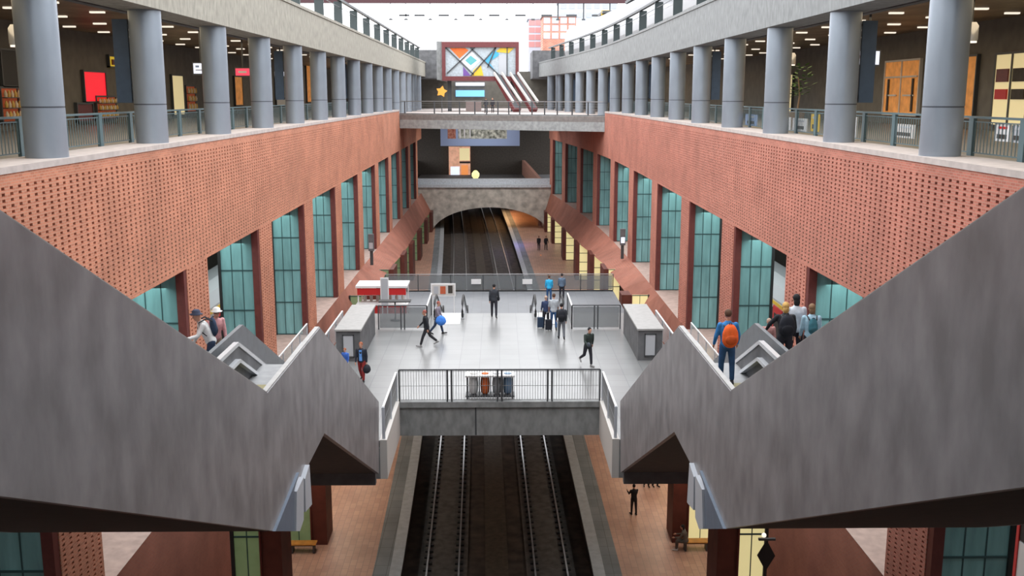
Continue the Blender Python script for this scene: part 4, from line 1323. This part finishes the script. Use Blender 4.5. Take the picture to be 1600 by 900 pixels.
# orange glowing display boxes in front of the arch
for (u0, v0, u1, v1, lb) in ((662, 400, 682, 416, 'orange glowing wall lamp on the left of the tunnel mouth'), (822, 399, 858, 414, 'orange glowing lamp on the right platform at the tunnel mouth')):
    a, b_ = U(u0, v0, Y=124), U(u1, v1, Y=124)
    root = empty('lamp_box', ((a.x + b_.x) / 2, 124, b_.z))
    w_ = (b_.x - a.x) / 2; h = a.z - b_.z
    b = MB(); b.prism([(-w_, 0), (w_, 0), (w_ * .9, h * .6), (w_ * .3, h), (-w_ * .6, h * .7)], 0, .6, 'Y'); b.build('lamp_glass', mat('dim_orange', (.8, .3, .08), .5, emit=(1, .32, .06), es=.35), root)
    MB().box(-w_ * .2, w_ * .2, .1, .5, -(b_.z - zp(124)), 0).build('stand', M['darksteel'], root)
    tag(root, lb, 'lamp')
# grey track-side fittings near brick corners of the cross hall
for sd, u in ((-1, 581), (1, 972)):
    p0, p1 = U(u, 412, X=sd * 10.6), U(u, 470, X=sd * 10.6)
    root = empty('signal_unit', (sd * 10.6, p0.y, ZL1))
    MB().box(-.12, .12, -.12, .12, 0, 1.7).build('pole', M['darksteel'], root)
    MB().box(-.22, .22, -.25, .1, 1.2, 2.6).build('signal_head', M['conc_d'], root)
    MB().box(-.16, .16, -.27, -.25, 1.4, 1.9).build('display', M['screen_e'] if sd > 0 else M['ltgrey'], root)
    tag(root, 'grey signal unit on the platform edge at the %s brick wall' % SIDE[sd], 'signal')

# ================================================================== PEOPLE
def remesh(o, v=.014):
    m = o.modifiers.new('join', 'REMESH'); m.mode = 'VOXEL'; m.voxel_size = v; m.use_smooth_shade = True
    s_ = o.modifiers.new('soft', 'SMOOTH'); s_.iterations = 3; s_.factor = .5
    return o
def rotx(v, a):  # positive a swings downward-pointing vector forward (+Y)
    return Vector((v.x, v.y * math.cos(a) - v.z * math.sin(a), v.y * math.sin(a) + v.z * math.cos(a)))
PEOPLE = []
def person(loc, heading, label, H=1.75, legs=((10, 5), (-10, 15)), arms=((10, 15), (-10, 15)), lean=4, top=('navy', (.02, .03, .06)), bottom=('black_cloth', (.02, .02, .025)),
           shoe=('shoe_black', (.02, .02, .02)), hair=('hair_brown', (.06, .03, .015)), hairlen=0, coat=0, short=False, shorts=False, sit=False, hat=None, group=None, spread=.02, turn=0, headdown=0, arm_out=(0, 0), skirt=False):
    """faces +Y; legs ((hip forward deg, knee bend deg) left, right); arms likewise"""
    k = H / 1.75
    root = empty('person', loc, heading)
    V3 = lambda x, y, z: Vector((x, y, z))
    hipz = .93
    pel = V3(0, 0, hipz)
    J = {}
    lows = []
    for i, s_ in ((0, -1), (1, 1)):
        hp = pel + V3(s_ * .09, 0, -.02)
        a, kb = R(legs[i][0]), R(legs[i][1])
        kn = hp + rotx(V3(s_ * spread, 0, -.43), a)
        an = kn + rotx(V3(0, 0, -.41), a - kb)
        fa = (a - kb) * .6
        toe = an + rotx(V3(s_ * .03, .18, -.055), fa if not sit else 0)
        heel = an + rotx(V3(0, -.05, -.055), fa if not sit else 0)
        J[i] = (hp, kn, an, toe, heel)
        lows += [toe.z - .03, heel.z - .03]
    dz = -min(lows)
    up = V3(0, 0, dz)
    ln = -R(lean)
    def sp(z, x=0, y=0):
        v = V3(x, y, z - hipz)
        return pel + Vector((v.x, v.y * math.cos(ln) - v.z * math.sin(ln), v.y * math.sin(ln) + v.z * math.cos(ln)))
    def body_torso(mb, g, z0=.9, z1=1.44, hem=None):
        secs = [(.86, .135, .10), (.93, .155, .115), (1.05, .14, .10), (1.2, .155, .11), (1.33, .175, .115), (1.41, .15, .09), (1.46, .08, .065)]
        if hem: secs = [(hem, .165, .13), (.80, .165, .125)] + secs if hem < .8 else secs
        secs = [q_ for q_ in secs if q_[0] >= min(z0, hem or z0) - .05 and q_[0] <= z1 + .03]
        pts = [sp(q_[0]) for q_ in secs]
        rings = []
        n = 20
        vs = []
        for (z, ra, rb) in secs:
            for t_ in range(n):
                th = 2 * math.pi * t_ / n
                vs.append(sp(z, (ra + g) * math.cos(th), (rb + g) * math.sin(th)) + up)
        fs = [(i * n + j, i * n + (j + 1) % n, (i + 1) * n + (j + 1) % n, (i + 1) * n + j) for i in range(len(secs) - 1) for j in range(n)]
        fs += [tuple(range(n))[::-1], tuple(range((len(secs) - 1) * n, len(secs) * n))]
        mb.add(vs, fs, True)
    sh, AR = {}, {}
    for i, s_ in ((0, -1), (1, 1)):
        a, eb = R(arms[i][0]), R(arms[i][1])
        s0_ = sp(1.40, s_ * .185)
        out = math.sin(R(8 + arm_out[i])) * .28
        dn = -math.cos(R(8 + arm_out[i])) * .28
        el = s0_ + rotx(V3(s_ * out, 0, dn), a + ln * 0)
        fo = rotx(V3(s_ * (out * .3 - .01), 0, -.25), a + eb)
        wr = el + fo
        AR[i] = (s0_, el, wr, fo.normalized())
    # body
    b = MB()
    body_torso(b, 0)
    nk, hd = sp(1.5), sp(1.63, 0, .02)
    b.limb(sp(1.42) + up, sp(1.54, 0, .01) + up, .058, .052)
    hrot = Matrix.Rotation(R(turn), 3, 'Z') @ Matrix.Rotation(-R(headdown), 3, 'X')
    hc = hd + up
    b.ball(hc + V3(0, 0, .02), (.076, .092, .105), 18, 14, hrot)
    b.ball(hc + hrot @ V3(0, .035, -.055), (.052, .055, .055), 14, 10, hrot)
    b.tube([hc + hrot @ V3(0, .088, .015), hc + hrot @ V3(0, .108, -.02)], [.010, .016], 8)
    b.ball(hc + hrot @ V3(0, .09, -.052), (.024, .012, .008), 8, 6, hrot)
    for s_ in (-1, 1):
        b.ball(hc + hrot @ V3(s_ * .078, -.005, -.005), (.012, .02, .032), 8, 6, hrot)
    for i, s_ in ((0, -1), (1, 1)):
        hp, kn, an, toe, heel = [q_ + up for q_ in J[i]]
        b.tube([hp, hp.lerp(kn, .3), kn], [.082, .076, .055], 12); b.ball(hp, .085); b.ball(kn, .056)
        b.tube([kn, kn.lerp(an, .3), an], [.052, .055, .036], 12); b.ball(an, .038)
        b.limb(heel, toe, .034, .028)
        s0_, el, wr, fd = AR[i]
        s0_, el, wr = s0_ + up, el + up, wr + up
        b.limb(s0_, el, .05, .04); b.limb(el, wr, .04, .026)
        side = Vector((0, 1, 0)) if abs(fd.z) > .5 else Vector((0, 0, 1))
        side = (side - fd * side.dot(fd)).normalized()
        nrm = fd.cross(side).normalized() * (-s_)
        pc = wr + fd * .05
        b.limb(wr, wr + fd * .08, .024, .03)
        b.ball(pc + fd * .01, (.03, .03, .03))
        for j, (o_, ln_) in enumerate(((.028, .068), (.010, .078), (-.009, .072), (-.027, .055))):
            r0_ = wr + fd * .085 + side * o_
            m0 = r0_ + fd * ln_ * .5 + nrm * .006
            b.limb(r0_, m0, .010, .0095, 6); b.limb(m0, m0 + fd * ln_ * .45 + nrm * .02, .0095, .008, 6)
        t0 = wr + fd * .03 + side * .026
        t1 = t0 + fd * .035 + side * .026
        b.limb(t0, t1, .012, .011, 6); b.limb(t1, t1 + fd * .03 + side * .004, .011, .009, 6)
        J[i] = (hp, kn, an, toe, heel); AR[i] = (s0_, el, wr, fd)
    remesh(b.build('body', M['skin'], root, fix=True), .012)
    for s_ in (-1, 1):
        MB().ball(hc + hrot @ V3(s_ * .03, .086, .018), (.011, .006, .007), 8, 6).build('eye', M['eye'], root)
    # top
    t = MB()
    body_torso(t, .022 if coat < 2 else .035, hem={0: .86, 1: .80, 2: .66}[coat] if coat else .86)
    for i in (0, 1):
        s0_, el, wr, fd = AR[i]
        t.limb(s0_, el, .066, .053)
        if not short: t.tube([el, wr], [.053, .038], 12); t.ball(el, .053); t.ball(wr - fd * .01, .037)
    t.tube([sp(1.44) + up, sp(1.50) + up], [.078, .066], 14)
    remesh(t.build('top', cloth(*top), root), .016)
    # trousers
    t = MB()
    t.ball(pel + up + V3(0, 0, .0), (.168, .13, .11), 16, 10)
    for i in (0, 1):
        hp, kn, an, toe, heel = J[i]
        if shorts:
            t.tube([hp, hp.lerp(kn, .85)], [.1, .085], 14); t.ball(hp, .1)
        else:
            t.tube([hp, kn], [.1, .07], 14); t.ball(hp, .1); t.ball(kn, .071)
            t.tube([kn, an + (kn - an).normalized() * .02], [.069, .056], 14)
    if skirt: t.lathe(tuple(up + V3(0, 0, .55)), [(.22, 0), (.18, .2), (.16, .4)], 16)
    remesh(t.build('trousers', cloth(*bottom), root), .016)
    for i in (0, 1):
        hp, kn, an, toe, heel = J[i]
        f_ = MB(); f_.limb(heel + V3(0, 0, -.0), toe + V3(0, .01, -.0), .04, .034); f_.limb(an, heel, .046, .04)
        remesh(f_.build('shoe', cloth(*shoe), root), .012)
    if hair:
        t = MB()
        t.ball(hc + hrot @ V3(0, -.014, .042), (.086, .096, .098), 18, 12, hrot)
        if hairlen: t.ball(hc + hrot @ V3(0, -.06, -.05 * hairlen), (.075, .05, .10 * hairlen), 14, 10, hrot)
        o = t.build('hair', cloth(*hair), root)
        # keep the face clear
    if hat:
        t = MB(); t.lathe(tuple(hc + V3(0, 0, .045)), [(.15, 0), (.155, .01), (.1, .02), (.1, .08), (.06, .115)], 20)
        t.build('hat', cloth(*hat), root)
    root.scale = (k, k, k)
    tag(root, label, 'person', group)
    PEOPLE.append((root, AR, sp, up, k))
    return root, AR, sp, up, k

def wpt(root, v, k): 
    return root.matrix_basis @ v
def backpack(pr, label, colour, w=.17, h=.24, dep=.09, zc=1.2):
    root_, AR, sp, up, k = pr
    bpy.context.view_layer.update()
    c = sp(zc, 0, -.14 - dep * .8) + up
    Mx = Matrix.Translation(root_.location) @ Matrix.Rotation(root_.rotation_euler.z, 4, 'Z') @ Matrix.Scale(k, 4)
    o = empty('backpack', Mx @ c, root_.rotation_euler.z)
    b = MB(); b.ball((0, 0, 0), (w, dep, h), 20, 14); b.ball((0, -.01, -.06), (w * 1.02, dep * 1.05, h * .8), 20, 14); b.ball((0, 0.02, .1), (w * .85, dep * .85, h * .7), 16, 10)
    remesh(b.build('bag_body', cloth(*colour), o), .014)
    b = MB(); b.ball((0, -dep * .85, -.07), (w * .72, dep * .45, h * .45), 16, 10); b.build('front_pocket', cloth(colour[0] + '_dark', tuple(x * .7 for x in colour[1])), o)
    for s_ in (-1, 1):
        b = MB(); b.tube([(s_ * .09, .03, .17), (s_ * .12, dep + .10, .24), (s_ * .12, dep + .27, .16), (s_ * .13, dep + .27, -.02), (s_ * .15, dep + .10, -.17)], .018, 8)
        b.build('strap', cloth('strap_dark', (.03, .03, .035)), o)
    b = MB(); b.tube([(-.03, 0, h - .02), (-.02, 0, h + .05), (.02, 0, h + .05), (.03, 0, h - .02)], .01, 8); b.build('grab_loop', cloth('strap_dark', (.03, .03, .035)), o)
    o.scale = (k, k, k)
    tag(o, label, 'backpack')
    return o
def handbag(pr, i, label, colour, size=(.16, .09, .14), cat='bag', name='bag', drop=.28):
    root_, AR, sp, up, k = pr
    s0_, el, wr, fd = AR[i]
    Mx = Matrix.Translation(root_.location) @ Matrix.Rotation(root_.rotation_euler.z, 4, 'Z') @ Matrix.Scale(k, 4)
    c = Mx @ (wr + fd * .1 + Vector((0, 0, -drop)))
    o = empty(name, c, root_.rotation_euler.z)
    b = MB(); b.ball((0, 0, 0), (size[1], size[0], size[2]), 18, 12); b.ball((0, 0, -.03), (size[1] * 1.05, size[0] * 1.05, size[2] * .8), 18, 12)
    remesh(b.build('bag_body', cloth(*colour), o), .014)
    b = MB()
    for s_ in (-1, 1): b.tube([(s_ * .02, -size[0] * .5, size[2] * .8), (0, -.03, drop - .02), (0, .03, drop - .02), (s_ * .02, size[0] * .5, size[2] * .8)], .009, 8)
    b.build('handle', cloth('strap_dark', (.03, .03, .035)), o)
    tag(o, label, cat)
    return o
def at_floor(u, v, z): p = U(u, v, Z=z); return (p.x, p.y, z)

# man with the orange backpack on the right stair landing
P_ = person(at_floor(1134, 600, ZLAND), R(2), 'man in a bright blue jacket and jeans wearing an orange backpack', 1.76, ((4, 4), (-3, 4)), ((4, 25), (4, 25)), 2,
            ('blue_jacket', (.03, .20, .50)), ('blue_jeans', (.03, .09, .22)), ('shoe_dark', (.03, .03, .04)), ('hair_brown', (.09, .045, .025)), arm_out=(8, 8), spread=.03)
backpack(P_, 'orange backpack on the back of the man in the blue jacket', ('orange_nylon', (.85, .13, .02)), .19, .27, .11, 1.17)
P_ = person((6.95, 23.9, ZLAND), R(-4), 'blonde person in a black coat wearing a black backpack on the right landing', 1.74, ((3, 3), (-3, 3)), ((25, 20), (5, 20)), 4,
            ('black_coat', (.015, .016, .022)), ('dark_trousers', (.02, .02, .03)), hair=('hair_blonde', (.62, .38, .12)), hairlen=1, coat=1, arm_out=(28, 5))
backpack(P_, 'black backpack worn by the blonde person', ('black_nylon', (.01, .012, .02)), .2, .27, .11)
person((7.35, 24.4, ZLAND), R(0), 'black-haired person in a pale top standing behind the blonde person', 1.84, ((3, 3), (-3, 3)), ((5, 15), (5, 15)), 2,
       ('pale_top', (.6, .65, .72)), ('dark_trousers', (.02, .02, .03)), hair=('hair_black', (.01, .01, .012)), hairlen=1.1)
P_ = person((7.62, 24.0, ZLAND), R(-4), 'light-haired person in a pale blue jacket beside the blonde person', 1.68, ((3, 3), (-3, 3)), ((5, 25), (5, 25)), 3,
       ('pale_blue_jacket', (.38, .58, .70)), ('dark_trousers', (.02, .02, .03)), hair=('hair_light_brown', (.22, .13, .07)), hairlen=1)
backpack(P_, 'small teal backpack on the person in the pale blue jacket', ('teal_nylon', (.04, .16, .2)), .12, .18, .07)
person((6.72, 24.55, ZLAND), R(175), 'pale-haired child half hidden behind the landing divider', 1.22, ((3, 3), (-3, 3)), ((5, 15), (5, 15)), 2,
       ('pink_shirt', (.6, .3, .28)), ('dark_trousers', (.02, .02, .03)), hair=('hair_grey', (.45, .32, .25)))
# left landing
P_ = person((-6.9, 23.6, ZLAND), R(115), 'person in a white jacket and navy cap leaning on the left landing', 1.74, ((14, 8), (-12, 10)), ((30, 50), (10, 20)), 24,
       ('white_jacket', (.72, .72, .72)), ('navy_trousers', (.03, .05, .10)), hair=None, hat=('cap_navy', (.04, .05, .09)), headdown=25)
backpack(P_, 'navy backpack on the person leaning forward on the left landing', ('navy_nylon', (.02, .04, .08)), .15, .22, .08)
person((-7.0, 24.3, ZLAND), R(-140), 'person in a white hat and pink top at the left landing divider', 1.6, ((5, 3), (-5, 3)), ((4, 10), (4, 10)), 14,
       ('pink_top', (.70, .35, .36)), ('beige_trousers', (.4, .3, .22)), hair=('hair_brown', (.09, .045, .025)), hat=('hat_white', (.8, .8, .78)), headdown=20)
# man in blue shirt with bag, child, lower left
P_ = person(at_floor(566, 596, ZM), R(170), 'man in dark coat and red trousers at the foot of the left stair', 1.72, ((14, 5), (-12, 20)), ((-5, 10), (8, 10)), 3,
       ('dark_coat', (.015, .02, .035)), ('red_trousers', (.25, .02, .02)), hair=('hair_ginger', (.35, .12, .06)), coat=1)
r_ = P_[0]
o = MB(); o.box(-.06, .06, .115, .15, .95, 1.42); o.build('shirt', cloth('sky_blue_shirt', (.12, .32, .75)), r_)
handbag(P_, 0, 'black holdall carried by the man in red trousers', ('black_nylon', (.01, .012, .02)), (.2, .16, .2), drop=.2)
person(at_floor(541, 588, ZM), R(160), 'child in a white and blue top beside the man in red trousers', 1.25, ((10, 5), (-8, 10)), ((8, 15), (8, 15)), 5,
       ('royal_blue_top', (.05, .15, .55)), ('white_trousers', (.75, .72, .7)), hair=('hair_ginger', (.35, .12, .06)))
# hall walkers
P_ = person(at_floor(667, 541, ZM), R(95), 'person in a dark suit striding across the left of the mezzanine', 1.82, ((24, 8), (-22, 28)), ((-18, 15), (20, 25)), 6,
       ('dark_suit', (.015, .018, .025)), ('black_cloth', (.02, .02, .025)), ('shoe_grey', (.3, .3, .3)), ('hair_red', (.32, .10, .08)), coat=1)
P_ = person(at_floor(684, 522, ZM), R(-100), 'person in grey walking with a big blue and white bag', 1.72, ((20, 6), (-16, 22)), ((10, 15), (10, 15)), 4,
       ('mauve_jacket', (.25, .22, .27)), ('navy_trousers', (.03, .05, .10)), ('shoe_black', (.02, .02, .02)), ('hair_red', (.32, .10, .08)))
handbag(P_, 1, 'big blue and white bag carried on the mezzanine', ('vivid_blue_bag', (.05, .22, .72)), (.26, .2, .26), drop=.02)
P_ = person(at_floor(772, 496, ZM), R(0), 'person in dark clothes walking away at the middle of the mezzanine edge', 1.84, ((16, 4), (-14, 16)), ((-10, 15), (12, 20)), 3,
       ('charcoal_jacket', (.03, .035, .045)), ('dark_trousers', (.02, .02, .03)), hair=('hair_black', (.01, .01, .012)), coat=1)
handbag(P_, 1, 'dark shoulder bag of the person walking away at the edge', ('black_nylon', (.01, .012, .02)), (.12, .08, .12), drop=-.12)
P_ = person(at_floor(877, 530, ZM), R(0), 'person with a black backpack walking towards the right escalator', 1.80, ((14, 4), (-16, 20)), ((10, 20), (-10, 20)), 6,
       ('charcoal_jacket', (.03, .035, .045)), ('grey_trousers', (.12, .13, .15)), hair=('hair_black', (.01, .01, .012)))
backpack(P_, 'black backpack on the walker near the right escalator', ('black_nylon', (.01, .012, .02)), .2, .26, .12)
P_ = person(at_floor(865, 515, ZM), R(0), 'man in a grey t-shirt and jeans queuing at the right escalator', 1.86, ((5, 3), (-8, 10)), ((10, 20), (12, 30)), 2,
       ('grey_tshirt', (.42, .46, .5)), ('blue_jeans', (.03, .09, .22)), hair=('hair_brown', (.09, .045, .025)), short=True)
P_ = person(at_floor(853, 512, ZM), R(10), 'person in navy with a suitcase beside the man in the grey t-shirt', 1.66, ((4, 3), (-6, 8)), ((10, 20), (5, 10)), 2,
       ('navy_top', (.03, .05, .12)), ('dark_trousers', (.02, .02, .03)), hair=('hair_grey', (.45, .32, .25)))
person((3.38, 67.6, ZL1), R(0), 'person in a bright cyan top on the lower cross floor beyond the escalators', 1.80, ((4, 3), (-4, 3)), ((10, 20), (10, 20)), 2,
       ('cyan_top', (.03, .45, .80)), ('blue_jeans', (.03, .09, .22)), hair=('hair_brown', (.09, .045, .025)))
person((4.3, 68.4, ZL1), R(0), 'person in blue-grey standing beyond the right escalator', 1.78, ((4, 3), (-4, 3)), ((10, 20), (10, 20)), 2,
       ('slate_top', (.12, .18, .26)), ('dark_trousers', (.02, .02, .03)), hair=('hair_black', (.01, .01, .012)))
P_ = person(at_floor(918, 572, ZM), R(205), 'person in a dark green jacket running across the right of the mezzanine', 1.80, ((12, 6), (-14, 45)), ((-30, 15), (20, 55)), 10,
       ('dark_green_jacket', (.025, .04, .035)), ('dark_trousers', (.02, .02, .03)), ('shoe_grey', (.3, .3, .3)), ('hair_black', (.01, .01, .012)), arm_out=(12, 4))
handbag(P_, 1, 'small dark bag held by the runner in dark green', ('slate_bag', (.05, .06, .08)), (.12, .07, .1), drop=-.05)
# suitcase
def suitcase(loc, label, c):
    o = empty('suitcase', loc)
    b = MB(); b.box(-.17, .17, -.11, .11, .05, .58); ob = b.build('shell', cloth(*c), o)
    mm = ob.modifiers.new('soft', 'BEVEL'); mm.width = .03; mm.segments = 3
    MB().tube([(-.1, .05, .56), (-.1, .05, .95), (.1, .05, .95), (.1, .05, .56)], .012, 8).build('handle', M['steel'], o)
    for x in (-.13, .13):
        MB().tube([(x - .015, .0, .035), (x + .015, .0, .035)], .035, 10).build('wheel', M['black'], o)
    tag(o, label, 'suitcase')
p = at_floor(848, 512, ZM)
suitcase((p[0] - .12, p[1] - .1, ZM), 'navy suitcase standing beside the person in navy', ('navy_nylon', (.02, .04, .08)))
p = at_floor(857, 514, ZM)
suitcase((p[0] - .02, p[1] - .35, ZM), 'black suitcase between the person in navy and the man in grey', ('black_nylon', (.01, .012, .02)))
# lower platform
def pfloor(u, v):
    z = -19.5
    for _ in range(5):
        p = U(u, v, Z=z); z = zp(p.y)
    return (p.x, p.y, z)
P_ = person(pfloor(990, 804), R(15), 'person in black standing on the right lower platform', 1.6, ((4, 3), (-5, 4)), ((35, 70), (30, 70)), 2,
       ('black_coat', (.015, .016, .022)), ('black_cloth', (.02, .02, .025)), hair=('hair_black', (.01, .01, .012)), coat=1)
person((8.75, 44.45, zp(44.5) - .02), R(70), 'seated person in grey-brown on the right lower platform bench', 1.68, ((86, 86), (82, 80)), ((30, 50), (30, 50)), 14,
       ('taupe_coat', (.12, .10, .085)), ('taupe_trousers', (.10, .09, .08)), ('shoe_white', (.6, .6, .6)), ('hair_black', (.01, .01, .012)), coat=1, sit=True, hairlen=1)
for j, (u, v) in enumerate(((1010, 760), (1024, 760))):
    person(pfloor(u, v), R(180 + j * 20), ('person with only dark shoes showing under the right stair' if j == 0 else 'second pair of dark shoes under the right stair'), 1.75,
           top=('charcoal_jacket', (.03, .035, .045)), legs=((4, 3), (-4, 3)))
for j, (u, v) in enumerate(((842, 389), (853, 389))):
    p = U(u, v, Z=zp(135))
    person((p.x, p.y, zp(p.y)), R(160 + j * 40), '%s of two dark figures on the violet-lit far platform' % ('left' if j == 0 else 'right'), 1.8, top=('black_coat', (.015, .016, .022)), legs=((4, 3), (-4, 3)), coat=1, group='pair on the far platform')
for j, u in enumerate((760, 770)):
    t = (u - 626) / (948 - 626)
    p = U(u, 176, Z=ZD)
    person((p.x, min(p.y, 124) if p.y > 116 else 116, ZD), R(20 + j * 150), '%s of two dark figures standing at the bridge railing' % ('left' if j == 0 else 'right'), 1.8, top=('black_coat', (.015, .016, .022)), legs=((4, 3), (-4, 3)), group='pair on the bridge')
person((-9.0, 67.5, ZL1) if False else (-7.75, 66.0, ZL1), R(20), 'person in a dark red top standing by the left brick wall', 1.8, top=('dark_red_top', (.25, .02, .03)), legs=((4, 3), (-4, 3)), bottom=('grey_trousers', (.12, .13, .15)))
